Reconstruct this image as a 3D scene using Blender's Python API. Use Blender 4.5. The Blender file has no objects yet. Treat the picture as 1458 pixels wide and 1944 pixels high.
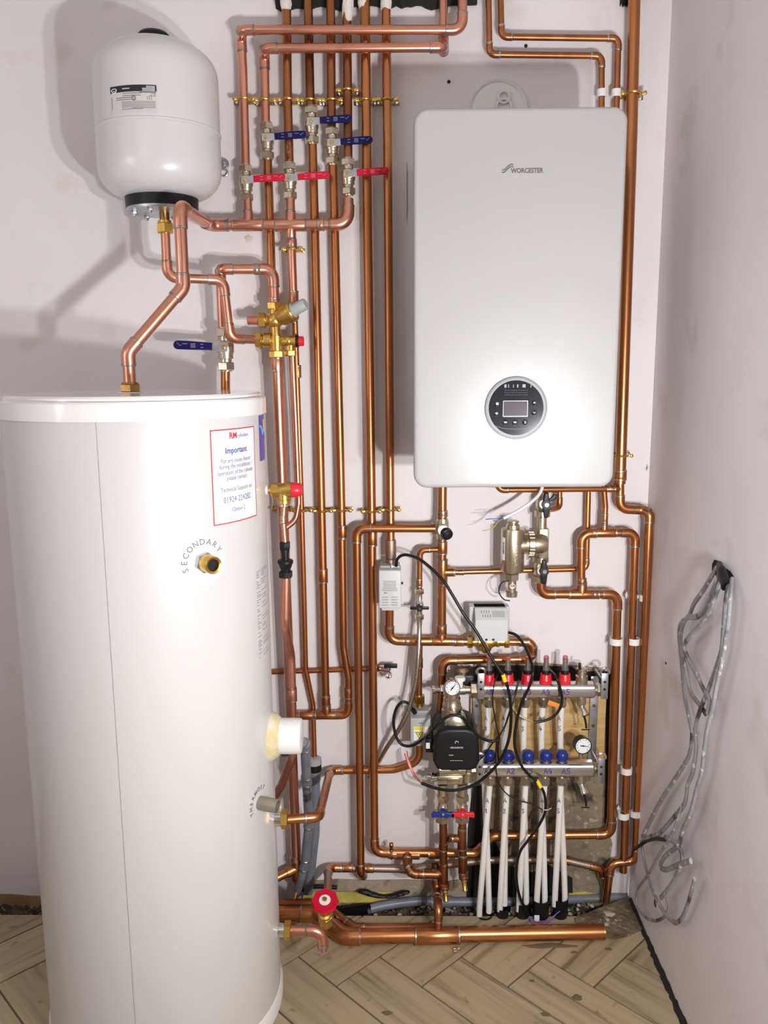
import bpy, bmesh, math, random
from mathutils import Vector, Matrix
V = Vector
PI = math.pi
random.seed(7)
C = bpy.context.scene.collection
S = bpy.context.scene

# ------------------------------------------------------------------ camera
F, CX, CY = 1580.0, 729.0, 972.0            # focal length in pixels of the 1458x1944 frame
D, H = 2.185, 1.51                          # camera: distance from the back wall, height
_v = V((61.0, (F*F + 61*21)/275.0, F)).normalized()      # world down seen by the camera
_d = V((21.0, -275.0, F)).normalized()                   # world depth seen by the camera
_r = _v.cross(_d).normalized()
M = Matrix((_r, _d, -_v))
CAM = V((0, -D, H))
cd = bpy.data.cameras.new('camera')
cd.sensor_fit = 'VERTICAL'; cd.sensor_height = 36.0; cd.lens = 36.0*F/1944.0
cd.clip_start = 0.05
cam = bpy.data.objects.new('camera', cd); C.objects.link(cam)
R3 = Matrix((M.col[0], -M.col[1], -M.col[2])).transposed()
cam.matrix_world = Matrix.Translation(CAM) @ R3.to_4x4()
S.camera = cam

# ------------------------------------------------------------------ light
w = bpy.data.worlds.new('world'); S.world = w; w.use_nodes = True
w.node_tree.nodes['Background'].inputs[0].default_value = (0.9, 0.93, 1.0, 1)
w.node_tree.nodes['Background'].inputs[1].default_value = 0.1

def area(name, loc, aim, size, power, col=(1, .97, .93)):
    l = bpy.data.lights.new(name, 'AREA'); l.shape = 'DISK'; l.size = size; l.energy = power; l.color = col
    o = bpy.data.objects.new(name, l); C.objects.link(o); o.location = loc
    o.rotation_euler = (V(aim)-V(loc)).to_track_quat('-Z', 'Y').to_euler()
    return o
area('work_lamp_head', (0.60, -1.80, 1.20), (-.15, 0.0, 1.40), 0.06, 15.0, (1, .985, .985))
area('work_lamp_head', (0.45, -1.84, 1.08), (-.10, 0.0, 1.40), 0.06, 13.8, (1, .985, .985))
area('high_fill', (-0.95, -2.45, 2.40), (0.15, 0.0, 1.55), 0.9, 3.4, (1, .975, .98))  # unseen soft fill, added to lift the ambient level
area('left_fill', (-1.85, -1.75, 1.75), (0.67, -.45, 1.05), 0.9, 7, (1, .98, 1.0))  # unseen fill added at the left to brighten the right wall

S.view_settings.view_transform = 'Standard'; S.view_settings.look = 'None'
S.view_settings.gamma = 1.0; S.view_settings.use_curve_mapping = False
S.view_settings.exposure = 0.0

# ------------------------------------------------------------------ pixel helpers
def ray(px, py):
    return M @ V((px-CX, py-CY, F))
def at(px, py, off):                        # point `off` metres in front of the back wall
    q = ray(px, py); return CAM + q*((D-off)/q.y)
def atx(px, py, X):                         # point on the plane x = X
    q = ray(px, py); return CAM + q*((X-CAM.x)/q.x)
def atz(px, py, Z):                         # point on the plane z = Z
    q = ray(px, py); return CAM + q*((Z-CAM.z)/q.z)
def zc(p): return (M.transposed() @ (V(p)-CAM)).z
def mpp(px, py, off): return zc(at(px, py, off))/F

# ------------------------------------------------------------------ materials
def mat(name, col, rough=.5, metal=0.0, col2=None, scale=8, spots=None, bump=0, coat=0, spec=None, rvar=0, stretch=None, lo=.35, hi=.65, trans=0):
    m = bpy.data.materials.new(name); m.use_nodes = True
    nt = m.node_tree; b = nt.nodes['Principled BSDF']; L = nt.links.new
    b.inputs['Base Color'].default_value = (*col, 1)
    b.inputs['Roughness'].default_value = rough; b.inputs['Metallic'].default_value = metal
    if coat: b.inputs['Coat Weight'].default_value = coat; b.inputs['Coat Roughness'].default_value = .08
    if spec is not None: b.inputs['Specular IOR Level'].default_value = spec
    if trans: b.inputs['Transmission Weight'].default_value = trans
    g = nt.nodes.new('ShaderNodeNewGeometry'); src = g.outputs['Position']
    if stretch:
        mp = nt.nodes.new('ShaderNodeMapping'); mp.inputs['Scale'].default_value = stretch
        L(src, mp.inputs['Vector']); src = mp.outputs['Vector']
    def noise(sc, det=4):
        n = nt.nodes.new('ShaderNodeTexNoise'); n.inputs['Scale'].default_value = sc; n.inputs['Detail'].default_value = det
        L(src, n.inputs['Vector']); return n
    def ramp(n, a, c):
        r = nt.nodes.new('ShaderNodeMapRange'); r.inputs[1].default_value = a; r.inputs[2].default_value = c
        L(n.outputs['Fac'], r.inputs[0]); return r.outputs[0]
    def mix(fac, a, c):
        x = nt.nodes.new('ShaderNodeMix'); x.data_type = 'RGBA'
        L(fac, x.inputs[0])
        if isinstance(a, tuple): x.inputs[6].default_value = (*a, 1)
        else: L(a, x.inputs[6])
        x.inputs[7].default_value = (*c, 1); return x.outputs[2]
    out = None
    if col2:
        f = ramp(noise(scale), lo, hi); out = mix(f, col, col2)
        if rvar:
            mr = nt.nodes.new('ShaderNodeMapRange'); mr.inputs[3].default_value = rough; mr.inputs[4].default_value = rough+rvar
            L(f, mr.inputs[0]); L(mr.outputs[0], b.inputs['Roughness'])
    if spots:
        for (c, sc, a, e) in spots:
            out = mix(ramp(noise(sc, 6), a, e), out if out is not None else col, c)
    if out is not None: L(out, b.inputs['Base Color'])
    if bump:
        n = noise(bump[0], 6); bp = nt.nodes.new('ShaderNodeBump'); bp.inputs['Strength'].default_value = bump[1]; bp.inputs['Distance'].default_value = .01
        L(n.outputs['Fac'], bp.inputs['Height']); L(bp.outputs['Normal'], b.inputs['Normal'])
    return m

CU_NEW = mat('copper_new', (.74, .36, .255), .27, 1, (.64, .285, .185), 9, [((.46, .22, .13), 6, .60, .78)], rvar=.10, stretch=(1, 1, .45))
CU_OLD = mat('copper_aged', (.56, .24, .098), .25, 1, (.45, .175, .064), 8, [((.30, .12, .05), 5, .56, .80)], rvar=.12, stretch=(1, 1, .4))
CU_DRK = mat('copper_stained', (.50, .21, .095), .29, 1, (.36, .14, .055), 8, [((.17, .065, .03), 7, .52, .72)], rvar=.12, stretch=(1, 1, .4))
CU_DULL = mat('copper_fluxed', (.42, .27, .19), .5, 1, (.34, .30, .26), 20, [((.5, .24, .12), 10, .55, .7)])
SOLD = mat('solder', (.52, .48, .43), .33, 1, (.28, .24, .2), 60)
BRASS = mat('brass', (.72, .49, .13), .27, 1, (.60, .38, .09), 40, rvar=.1)
BRASSD = mat('brass_dark', (.42, .25, .08), .35, 1, (.3, .17, .06), 50)
NICK = mat('nickel_plate', (.66, .60, .48), .24, 1, (.56, .49, .37), 50, rvar=.1)
CHAMP = mat('champagne_nickel', (.60, .52, .38), .32, 1, (.54, .46, .33), 40)
CHROME = mat('chrome', (.75, .74, .72), .12, 1)
STEEL = mat('stainless', (.70, .68, .65), .25, 1, (.60, .57, .53), 25, stretch=(1, 1, 12))
ZINC = mat('zinc_plate', (.55, .57, .60), .35, 1, (.42, .44, .47), 40)
WHITE_EN = mat('white_enamel', (.62, .61, .615), .28, 0, coat=.3)
WHITE_CYL = mat('white_vinyl_steel', (.60, .59, .58), .34, 0, bump=(180, .03), coat=.3)
WHITE_BOIL = mat('white_boiler', (.42, .416, .412), .33, 0, coat=.3)
WHITE_PL = mat('white_plastic', (.80, .79, .77), .4)
GREY_PL = mat('grey_plastic', (.42, .43, .44), .45)
LGREY_PL = mat('light_grey_plastic', (.56, .575, .565), .42)
PVC = mat('grey_pvc', (.19, .21, .25), .4, 0, (.14, .155, .19), 20)
BLACK = mat('black_plastic', (.008, .008, .009), .42, spec=.3)
BLACKG = mat('black_gloss', (.012, .013, .02), .08, coat=1)
CABLE = mat('black_cable', (.006, .006, .007), .34, spec=.35)
RED = mat('red_plastic', (.72, .015, .03), .32)
REDH = mat('red_handle', (.55, .006, .03), .38, spec=.25)
NAVY = mat('navy_handle', (.006, .005, .075), .4, spec=.2)
BLUE = mat('blue_plastic', (.012, .028, .22), .32)
INKP = mat('purple_ink', (.06, .03, .30), .6)
INKB = mat('blue_ink', (.03, .04, .20), .6)
INKK = mat('black_ink', (.01, .01, .01), .6)
PRINT = mat('grey_print', (.16, .16, .17), .6)
PRINTL = mat('light_print', (.24, .24, .26), .6)
PRINTB = mat('blue_print', (.10, .14, .45), .6)
PRINTR = mat('red_print', (.55, .03, .05), .6)
PRINTV = mat('violet_grey_print', (.17, .17, .32), .6)
WHITEINK = mat('white_print', (.75, .75, .8), .5)
PAPER = mat('paper_label', (.80, .79, .78), .45)
PAPERG = mat('silver_label', (.60, .58, .55), .4)
YEL = mat('yellow_tape', (.85, .68, .03), .4)
ORANGE = mat('orange_tag', (.85, .22, .04), .5)
PEX = mat('white_pex_pipe', (.80, .78, .74), .32)
CLEAR = mat('clear_tube', (.85, .85, .83), .08, trans=.9)
HOSE = mat('braided_steel', (.58, .55, .48), .35, 1, (.3, .28, .24), 400)
PLY = mat('plywood', (.62, .42, .18), .55, 0, (.50, .32, .12), 9, stretch=(1, 1, 9), spots=[((.3, .18, .07), 5, .62, .75)])
FOAM = mat('expanding_foam', (.72, .68, .54), .8, 0, (.62, .52, .26), 26, bump=(90, .3))
TWIN = mat('grey_cable_dusty', (.32, .32, .33), .5, 0, (.22, .22, .235), 20, [((.62, .60, .55), 60, .58, .66), ((.06, .06, .07), 16, .58, .66)])
PLASTER = mat('white_plaster_blob', (.75, .72, .66), .8, bump=(80, .5))
WALLM = mat('plaster_wall', (.775, .745, .75), .62, 0, (.72, .685, .69), 2.2, [((.66, .60, .56), 9, .60, .80)], bump=(14, .05))
WALLR = mat('plaster_wall_side', (.82, .785, .81), .6, 0, (.76, .72, .745), 2.4, [((.60, .55, .53), 5, .60, .78)], bump=(12, .05))
RENDERW = mat('bare_render', (.30, .24, .16), .9, 0, (.19, .15, .10), 9, [((.42, .36, .27), 40, .58, .66), ((.05, .04, .03), 11, .56, .66)], bump=(60, .6))
BLOCKW = mat('bare_block', (.42, .34, .25), .9, 0, (.32, .25, .17), 12, [((.2, .15, .1), 30, .56, .66)], bump=(60, .5))
DIRT = mat('rubble_dirt', (.10, .075, .045), .9, 0, (.035, .026, .018), 18, [((.30, .25, .17), 70, .60, .66)], bump=(90, 1.0))
DARK = mat('dark_void_shade', (.012, .011, .010), .9)  # near-black for holes and foam, also for shade painted as wall patches
YELM = mat('yellow_membrane', (.55, .46, .05), .6, 0, (.32, .25, .04), 20)
CEIL = mat('ceiling_white', (.78, .76, .75), .8)
PURP = mat('purple_print', (.12, .04, .28), .35, 0, (.06, .06, .42), 14)

# ------------------------------------------------------------------ mesh builder
def frame(t):
    t = t.normalized(); a = V((0, 0, 1)) if abs(t.z) < .9 else V((1, 0, 0))
    u = t.cross(a).normalized(); return u, t.cross(u).normalized()

class MB:
    def __init__(s): s.bm = bmesh.new(); s.mi = 0; s.mats = []
    def use(s, m):                               # switch material slot
        if m not in s.mats: s.mats.append(m)
        s.mi = s.mats.index(m); return s
    def face(s, vs):
        try:
            f = s.bm.faces.new(vs); f.material_index = s.mi; f.smooth = True; return f
        except ValueError: return None
    def rings(s, rings, caps=(True, True), close=False):
        R = [[s.bm.verts.new(p) for p in r] for r in rings]; n = len(R[0])
        for a, b in zip(R, R[1:]):
            for i in range(n): s.face((a[i], a[(i+1) % n], b[(i+1) % n], b[i]))
        if close:
            for i in range(n): s.face((R[-1][i], R[-1][(i+1) % n], R[0][(i+1) % n], R[0][i]))
        else:
            if caps[0]: s.face(R[0][::-1])
            if caps[1]: s.face(R[-1])
        return s
    def tube(s, pts, r, seg=14, caps=True, flat=None, flatdir=None, close=False):
        pts = [V(p) for p in pts]; n = len(pts)
        rs = r if isinstance(r, (list, tuple)) else [r]*n
        T = []
        for i in range(n):
            if close: t = pts[(i+1) % n]-pts[i-1]
            else: t = pts[min(i+1, n-1)]-pts[max(i-1, 0)]
            T.append(t.normalized() if t.length > 1e-9 else V((0, 0, 1)))
        u, v = frame(T[0]); rings = []
        for i in range(n):
            u = (u - T[i]*u.dot(T[i])); u = u.normalized() if u.length > 1e-6 else frame(T[i])[0]
            v = T[i].cross(u)
            if flat:
                fd = V(flatdir); a = fd.cross(T[i]); a = a.normalized() if a.length > 1e-6 else u
                b = T[i].cross(a)
                rings.append([pts[i]+a*rs[i]*math.cos(k*2*PI/seg)+b*rs[i]*flat*math.sin(k*2*PI/seg) for k in range(seg)])
            else:
                rings.append([pts[i]+u*rs[i]*math.cos(k*2*PI/seg)+v*rs[i]*math.sin(k*2*PI/seg) for k in range(seg)])
        return s.rings(rings, (caps, caps), close)
    def lathe(s, o, ax, prof, seg=24, rot=0.0, caps=(True, True)):
        o = V(o); ax = V(ax).normalized(); u, v = frame(ax)
        return s.rings([[o+ax*t+(u*math.cos(rot+k*2*PI/seg)+v*math.sin(rot+k*2*PI/seg))*max(r, 1e-5) for k in range(seg)] for t, r in prof], caps)
    def hexa(s, o, ax, t0, t1, r, rot=0.0):      # hex nut with chamfered ends
        c = min(.0015, (t1-t0)*.2)
        return s.lathe(o, ax, [(t0, r*.9), (t0+c, r), (t1-c, r), (t1, r*.9)], 6, rot)
    def box(s, o, size, rot=None, bev=0, seg=2):
        b = bmesh.new(); bmesh.ops.create_cube(b, size=1)
        for v in b.verts: v.co = V((v.co.x*size[0], v.co.y*size[1], v.co.z*size[2]))
        if bev: bmesh.ops.bevel(b, geom=list(b.edges), offset=bev, segments=seg, profile=.5, affect='EDGES')
        s._merge(b, o, rot); return s
    def _merge(s, b, o, rot):
        o = V(o); mp = {}
        for v in b.verts: mp[v] = s.bm.verts.new((rot @ v.co if rot else v.co)+o)
        for f in b.faces: s.face([mp[v] for v in f.verts])
        b.free()
    def prism(s, poly, o, ux, uy, ext, bev=0, seg=3):   # 2-D outline in (ux,uy) at o, pushed along ext
        o, ux, uy, ext = V(o), V(ux), V(uy), V(ext); b = bmesh.new()
        a = [b.verts.new(ux*x+uy*y) for x, y in poly]; c = [b.verts.new(ux*x+uy*y+ext) for x, y in poly]; n = len(poly)
        b.faces.new(a[::-1]); top = b.faces.new(c)
        for i in range(n): b.faces.new((a[i], a[(i+1) % n], c[(i+1) % n], c[i]))
        bmesh.ops.recalc_face_normals(b, faces=list(b.faces))
        if bev: bmesh.ops.bevel(b, geom=[e for e in top.edges], offset=bev, segments=seg, profile=.5, affect='EDGES')
        s._merge(b, o, None); return s
    def ball(s, o, r, sc=(1, 1, 1), seg=16):
        b = bmesh.new(); bmesh.ops.create_uvsphere(b, u_segments=seg, v_segments=max(6, seg//2), radius=r)
        for v in b.verts: v.co = V((v.co.x*sc[0], v.co.y*sc[1], v.co.z*sc[2]))
        s._merge(b, o, None); return s
    def quad(s, a, b, c, d):
        s.face([s.bm.verts.new(V(p)) for p in (a, b, c, d)]); return s
    def patch(s, fn, u0, u1, v0, v1, nu=12, nv=2):
        g = [[s.bm.verts.new(fn(u0+(u1-u0)*i/nu, v0+(v1-v0)*j/nv)) for i in range(nu+1)] for j in range(nv+1)]
        for j in range(nv):
            for i in range(nu): s.face((g[j][i], g[j][i+1], g[j+1][i+1], g[j+1][i]))
        return s
    def text(s, string, size, fn, bold=0, sx=1.0, align='CENTER'):
        cu = bpy.data.curves.new('t', 'FONT'); cu.body = string; cu.size = size; cu.align_x = align; cu.align_y = 'CENTER'; cu.offset = bold*size
        cu.resolution_u = 3
        ob = bpy.data.objects.new('t', cu); C.objects.link(ob)
        me = bpy.data.meshes.new_from_object(ob.evaluated_get(bpy.context.evaluated_depsgraph_get()))
        vs = [s.bm.verts.new(fn(v.co.x*sx, v.co.y)) for v in me.vertices]
        for p in me.polygons: s.face([vs[i] for i in p.vertices])
        bpy.data.objects.remove(ob); bpy.data.curves.remove(cu); bpy.data.meshes.remove(me); return s
    def build(s, name, m=None, parent=None, label=None, kind=None, sharp=38, recalc=True):
        off = V((0, 0, 0)); p = parent
        while p: off += p.location; p = p.parent
        if recalc: bmesh.ops.recalc_face_normals(s.bm, faces=list(s.bm.faces))
        loc = V((0, 0, 0))
        if parent is None and kind != 'structure':
            n = len(s.bm.verts); lo = [min(v.co[i] for v in s.bm.verts) for i in range(3)]; hi = [max(v.co[i] for v in s.bm.verts) for i in range(3)]
            loc = V(((lo[0]+hi[0])/2, (lo[1]+hi[1])/2, lo[2]))
        for v in s.bm.verts: v.co -= off+loc
        me = bpy.data.meshes.new(name); s.bm.to_mesh(me); s.bm.free()
        for x in ([m] if m else s.mats): me.materials.append(x)
        me.set_sharp_from_angle(angle=math.radians(sharp))
        o = bpy.data.objects.new(name, me); C.objects.link(o); o.location = loc
        if parent: o.parent = parent
        if label: o['label'] = label
        if kind: o['kind'] = kind
        return o

def tag(o, label, cat, group=None, kind=None):
    o['label'] = label; o['category'] = cat
    if group: o['group'] = group
    if kind: o['kind'] = kind
    return o
def thing(name, label, cat, loc=(0, 0, 0), group=None):
    o = bpy.data.objects.new(name, None); C.objects.link(o); o.location = loc; o.empty_display_size = .02
    return tag(o, label, cat, group)
def dup(root, label=None):
    r = root.copy(); C.objects.link(r)
    if label: r['label'] = label
    for ch in list(root.children):
        c = ch.copy(); C.objects.link(c); c.parent = r
        for g in list(ch.children):
            q = g.copy(); C.objects.link(q); q.parent = c
    return r
def place(root, loc, rot=(0, 0, 0), sc=1.0):
    root.location = loc; root.rotation_euler = rot; root.scale = (sc, sc, sc); return root

def smooth(pts, n=6):                          # Catmull-Rom through points
    P = [V(p) for p in pts]; P = [P[0]*2-P[1]]+P+[P[-1]*2-P[-2]]; out = []
    for i in range(1, len(P)-2):
        a, b, c, d = P[i-1:i+3]
        for k in range(n):
            t = k/n
            out.append(.5*((2*b)+(c-a)*t+(2*a-5*b+4*c-d)*t*t+(3*b-a-3*c+d)*t**3))
    out.append(P[-2]); return out

AX = {'x': V((1, 0, 0)), 'y': V((0, 1, 0)), 'z': V((0, 0, 1))}
def solder(p, ax, r, parent):
    MB().lathe(p, ax, [(-.0030, r*.98), (-.0019, r*1.075), (.0019, r*1.075), (.0030, r*.98)], 16).build('solder_ring', SOLD, parent)
def sleeve(p, ax, L, d, m, root, name='coupling', rings=True, branch=None, db=None):
    ax = V(ax).normalized(); r = d/2*1.14; b = MB()
    b.lathe(V(p)-ax*L/2, ax, [(0, r*.96), (.0015, r), (L-.0015, r), (L, r*.96)], 18)
    if branch is not None:
        br = V(branch).normalized(); rb = (db or d)/2*1.14; Lb = r+.75*(db or d)
        b.lathe(p, br, [(0, rb), (Lb-.001, rb), (Lb, rb*.96)], 16)
    o = b.build(name, m, root)
    if rings:
        solder(V(p)-ax*L/2, ax, d/2*1.08, o); solder(V(p)+ax*L/2, ax, d/2*1.08, o)
        if branch is not None: solder(V(p)+br*Lb, br, (db or d)/2*1.08, o)
    return o

def P3(q): return V(q[:3]) if q[2] < -50 else at(q[0], q[1], q[2])
def run(label, pts, d, m, fits=(), name='copper_pipe', cat='pipe', group=None, fm=None, erad=1.05):
    """a soldered pipe run; pts (px, py, off[, 'e' elbow | 'b' bend | 's' straight]); fits ('c'|'t', px, py, off, axis[, branch, db])"""
    fm = fm or m; P = [q[0] if isinstance(q[0], Vector) else at(*q[:3]) for q in pts]
    K = [(q[-1] if isinstance(q[-1], str) else 'e') for q in pts]
    path = [P[0]]; arcs = []
    for i in range(1, len(P)-1):
        a, b, c = P[i-1], P[i], P[i+1]; u = (a-b); v = (c-b); lu, lv = u.length, v.length; u.normalize(); v.normalize()
        ang = math.acos(max(-1, min(1, u.dot(v))))
        if K[i] == 's' or ang > math.radians(176): path.append(b); continue
        R = d*(erad if K[i] == 'e' else 2.4); t = R/math.tan(ang/2); t = min(t, .47*lu, .47*lv); R = t*math.tan(ang/2)
        bis = (u+v).normalized(); cen = b+bis*(R/math.sin(ang/2)); p0, p1 = b+u*t, b+v*t
        n = 8; arc = []
        e0, e1 = (p0-cen), (p1-cen); tot = e0.angle(e1)
        for k in range(n+1):
            f = k/n; arc.append(cen+(e0*math.sin((1-f)*tot)+e1*math.sin(f*tot))/math.sin(tot))
        path += arc
        if K[i] == 'e':
            x = min(d*.62, max(.001, lu-t)*.8); y = min(d*.62, max(.001, lv-t)*.8)
            arcs.append(([p0+u*x]+arc+[p1+v*y], u, v))
    path.append(P[-1])
    simple = not arcs and not fits
    root = None
    if simple:
        return tag(MB().tube(path, d/2, 18).build(name, m), label, cat, group)
    root = thing(name, label, cat, P[-1] if P[-1].z < P[0].z else P[0], group)
    MB().tube(path, d/2, 18).build('pipe', m, root)
    for arc, u, v in arcs:
        o = MB().tube(arc, d/2*1.15, 18).build('elbow', fm, root)
        solder(arc[0], u, d/2*1.1, o); solder(arc[-1], v, d/2*1.1, o)
    for f in fits:
        p = at(*f[1:4]); ax = AX[f[4]] if isinstance(f[4], str) else f[4]
        if f[0] == 'c': sleeve(p, ax, f[5] if len(f) > 5 else 2.0*d, d, fm, root)
        else: sleeve(p, ax, 2.7*d, d, fm, root, 'tee', True, AX[f[5][-1]]*(-1 if f[5][0] == '-' else 1), f[6] if len(f) > 6 else d)
    return root

# ================================================================== structure
XR, XL, YB, ZC = .668, -1.95, -3.4, 2.46
floor_edge = .10
def slab(name, lo, hi, m):
    o = MB().box([(a+b)/2 for a, b in zip(lo, hi)], [b-a for a, b in zip(lo, hi)]).build(name, m, kind='structure'); return o
slab('wall_back', (XL, 0, -.2), (XR+.1, .12, ZC), WALLM)
slab('wall_right', (XR, YB, -.12), (XR+.1, 0, ZC), WALLR)
slab('wall_left', (XL-.1, YB, -.12), (XL, .12, ZC), WALLR)
slab('wall_rear', (XL-.1, YB-.1, -.12), (XR+.1, YB, ZC), WALLR)
slab('ceiling', (XL-.1, YB-.1, ZC), (XR+.1, .12, ZC+.1), CEIL)
# floor: herringbone wood-look tiles, stopping short of the back wall
def tile_mat(name, ang):
    m = bpy.data.materials.new(name); m.use_nodes = True; nt = m.node_tree; L = nt.links.new; b = nt.nodes['Principled BSDF']
    g = nt.nodes.new('ShaderNodeNewGeometry'); a = nt.nodes.new('ShaderNodeAttribute'); a.attribute_name = 'tint'
    r = nt.nodes.new('ShaderNodeVectorRotate'); r.rotation_type = 'Z_AXIS'; r.inputs['Angle'].default_value = -ang; L(g.outputs['Position'], r.inputs['Vector'])
    ad = nt.nodes.new('ShaderNodeVectorMath'); ad.operation = 'MULTIPLY_ADD'; ad.inputs[1].default_value = (2.2, 34, 1)
    sh = nt.nodes.new('ShaderNodeVectorMath'); sh.operation = 'SCALE'; sh.inputs['Scale'].default_value = 37; L(a.outputs['Color'], sh.inputs[0])
    L(r.outputs[0], ad.inputs[0]); L(sh.outputs[0], ad.inputs[2])
    n = nt.nodes.new('ShaderNodeTexNoise'); n.inputs['Scale'].default_value = 1.0; n.inputs['Detail'].default_value = 6; n.inputs['Distortion'].default_value = .6; L(ad.outputs[0], n.inputs['Vector'])
    cr = nt.nodes.new('ShaderNodeValToRGB'); e = cr.color_ramp.elements
    e[0].position = .30; e[0].color = (.19, .13, .07, 1); e[1].position = .56; e[1].color = (.43, .335, .205, 1)
    x = e.new(.42); x.color = (.36, .275, .165, 1)
    L(n.outputs['Fac'], cr.inputs[0])
    mx = nt.nodes.new('ShaderNodeMix'); mx.data_type = 'RGBA'; mx.blend_type = 'MULTIPLY'; mx.inputs[0].default_value = 1
    mr = nt.nodes.new('ShaderNodeMapRange'); mr.inputs[3].default_value = .82; mr.inputs[4].default_value = 1.12; L(a.outputs['Fac'], mr.inputs[0])
    L(cr.outputs[0], mx.inputs[6]); L(mr.outputs[0], mx.inputs[7])
    n2 = nt.nodes.new('ShaderNodeTexNoise'); n2.inputs['Scale'].default_value = 26; n2.inputs['Detail'].default_value = 7; L(g.outputs['Position'], n2.inputs['Vector'])
    m2 = nt.nodes.new('ShaderNodeMapRange'); m2.inputs[1].default_value = .64; m2.inputs[2].default_value = .74; L(n2.outputs['Fac'], m2.inputs[0])
    m3 = nt.nodes.new('ShaderNodeMix'); m3.data_type = 'RGBA'; m3.inputs[7].default_value = (.20, .15, .085, 1)
    L(m2.outputs[0], m3.inputs[0]); L(mx.outputs[2], m3.inputs[6]); L(m3.outputs[2], b.inputs['Base Color'])
    b.inputs['Roughness'].default_value = .42
    return m
def clip_poly(poly, x0, x1, y0, y1):
    for ax, lim, sg in ((0, x0, 1), (0, x1, -1), (1, y0, 1), (1, y1, -1)):
        out = []
        for i in range(len(poly)):
            a, b = poly[i-1], poly[i]; da, db = (a[ax]-lim)*sg, (b[ax]-lim)*sg
            if (da >= 0) != (db >= 0):
                t = da/(da-db); out.append((a[0]+(b[0]-a[0])*t, a[1]+(b[1]-a[1])*t))
            if db >= 0: out.append(b)
        poly = out
        if len(poly) < 3: return []
    return poly
bm = bmesh.new(); lay = bm.faces.layers.float.new('tintf')
wd, nn = .150, 4; g = .0026; c45 = math.sqrt(.5)
TP = atz(800, 1873, 0)
for k in range(-30, 31):
    for m_ in range(-12, 13):
        ox, oy = k+nn*m_, k-nn*m_
        for kind, rect in ((0, (ox, oy, ox+nn, oy+1)), (1, (ox, oy+1, ox+1, oy+1+nn))):
            x0, y0, x1, y1 = rect; P = [(x0*wd+g, y0*wd+g), (x1*wd-g, y0*wd+g), (x1*wd-g, y1*wd-g), (x0*wd+g, y1*wd-g)]
            P = [((x+y)*c45+TP.x, (y-x)*c45+TP.y) for x, y in P]
            P = clip_poly(P, XL, XR-.006, YB, -floor_edge+.012)
            if len(P) < 3: continue
            f = bm.faces.new([bm.verts.new((x, y, 0)) for x, y in P]); f.material_index = kind; f[lay] = random.random()
r = bmesh.ops.extrude_face_region(bm, geom=list(bm.faces))
for v in r['geom']:
    if isinstance(v, bmesh.types.BMVert): v.co.z -= .009
bmesh.ops.recalc_face_normals(bm, faces=list(bm.faces))
me = bpy.data.meshes.new('floor'); bm.to_mesh(me); bm.free()
vals = [0.0]*len(me.polygons); me.attributes['tintf'].data.foreach_get('value', vals)
ca = me.attributes.new('tint', 'FLOAT_COLOR', 'CORNER')
for p in me.polygons:
    for li in p.loop_indices: ca.data[li].color = (vals[p.index],)*3+(1,)
me.materials.append(tile_mat('wood_tile_a', -PI/4)); me.materials.append(tile_mat('wood_tile_b', PI/4))
fl = bpy.data.objects.new('floor', me); C.objects.link(fl); fl['kind'] = 'structure'
GROUT = mat('dark_grout', (.10, .08, .055), .9)
slab('trim_1', (XL, YB, -.12), (XR, -floor_edge, -.0035), GROUT)           # screed under the tiles
# rubble-filled gap between the tiles and the back wall
def rubble(name, x0, x1, y0, y1, z, amp, m, nx, ny):
    b = MB()
    rnd = random.Random(3)
    g_ = [[b.bm.verts.new((x0+(x1-x0)*i/nx, y0+(y1-y0)*j/ny, z+rnd.uniform(-amp, amp))) for i in range(nx+1)] for j in range(ny+1)]
    for j in range(ny):
        for i in range(nx): b.face((g_[j][i], g_[j][i+1], g_[j+1][i+1], g_[j+1][i]))
    return b.build(name, m, kind='structure')
rubble('trim_2', XL, XR, -floor_edge, 0.0, -.030, .009, DIRT, 260, 14)
# bare blockwork below the plaster, and the broken-out patch behind the manifold
def wallpatch(name, pix, m, t=.004):
    P = [at(x, y, 0) for x, y in pix]; b = MB()
    b.prism([(p.x, p.z) for p in P], (0, 0, 0), (1, 0, 0), (0, 0, 1), (0, -t, 0)); return b.build(name, m, kind='structure')
wallpatch('trim_3', [(585, 1672), (640, 1668), (700, 1670), (770, 1669), (850, 1672), (890, 1666), (890, 1760), (560, 1760)], BLOCKW)
wallpatch('trim_4', [(893, 1452), (905, 1262), (1000, 1256), (1080, 1262), (1148, 1268), (1156, 1400), (1150, 1560), (1162, 1600), (1150, 1690), (1146, 1760), (890, 1760), (884, 1660), (895, 1560)], RENDERW, .003)
wallpatch('trim_7', [(884, 1266), (960, 1262), (1085, 1264), (1098, 1275), (1146, 1272), (1165, 1280), (1163, 1420), (1159, 1560), (1147, 1562), (1149, 1480), (1149, 1300), (1095, 1303), (900, 1300), (884, 1300)], DARK, .0035)  # flat dark sheet: broken-out recess with its deep shade painted in
wallpatch('trim_8', [(888, 1575), (897, 1492), (917, 1490), (924, 1560), (960, 1640), (1010, 1655), (1040, 1640), (1086, 1665), (1088, 1740), (884, 1745)], DARK, .0045)  # flat dark sheet: painted pipe and bracket shadows, plus a void at the floor
P = [atz(x, y, 0) for x, y in ((1090, 1745), (1098, 1772), (1122, 1779), (1160, 1784), (1190, 1779), (1222, 1764), (1226, 1752), (1205, 1720), (1195, 1702))]
b = MB(); b.prism([(p.x, p.y) for p in P], (0, 0, .0002), (1, 0, 0), (0, 1, 0), (0, 0, .004), bev=.0015); b.build('trim_9', mat('earth_dirt', (.23, .175, .105), .9, 0, (.10, .075, .04), 16, [((.36, .30, .2), 60, .60, .68)], bump=(70, .9)), kind='structure')
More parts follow.
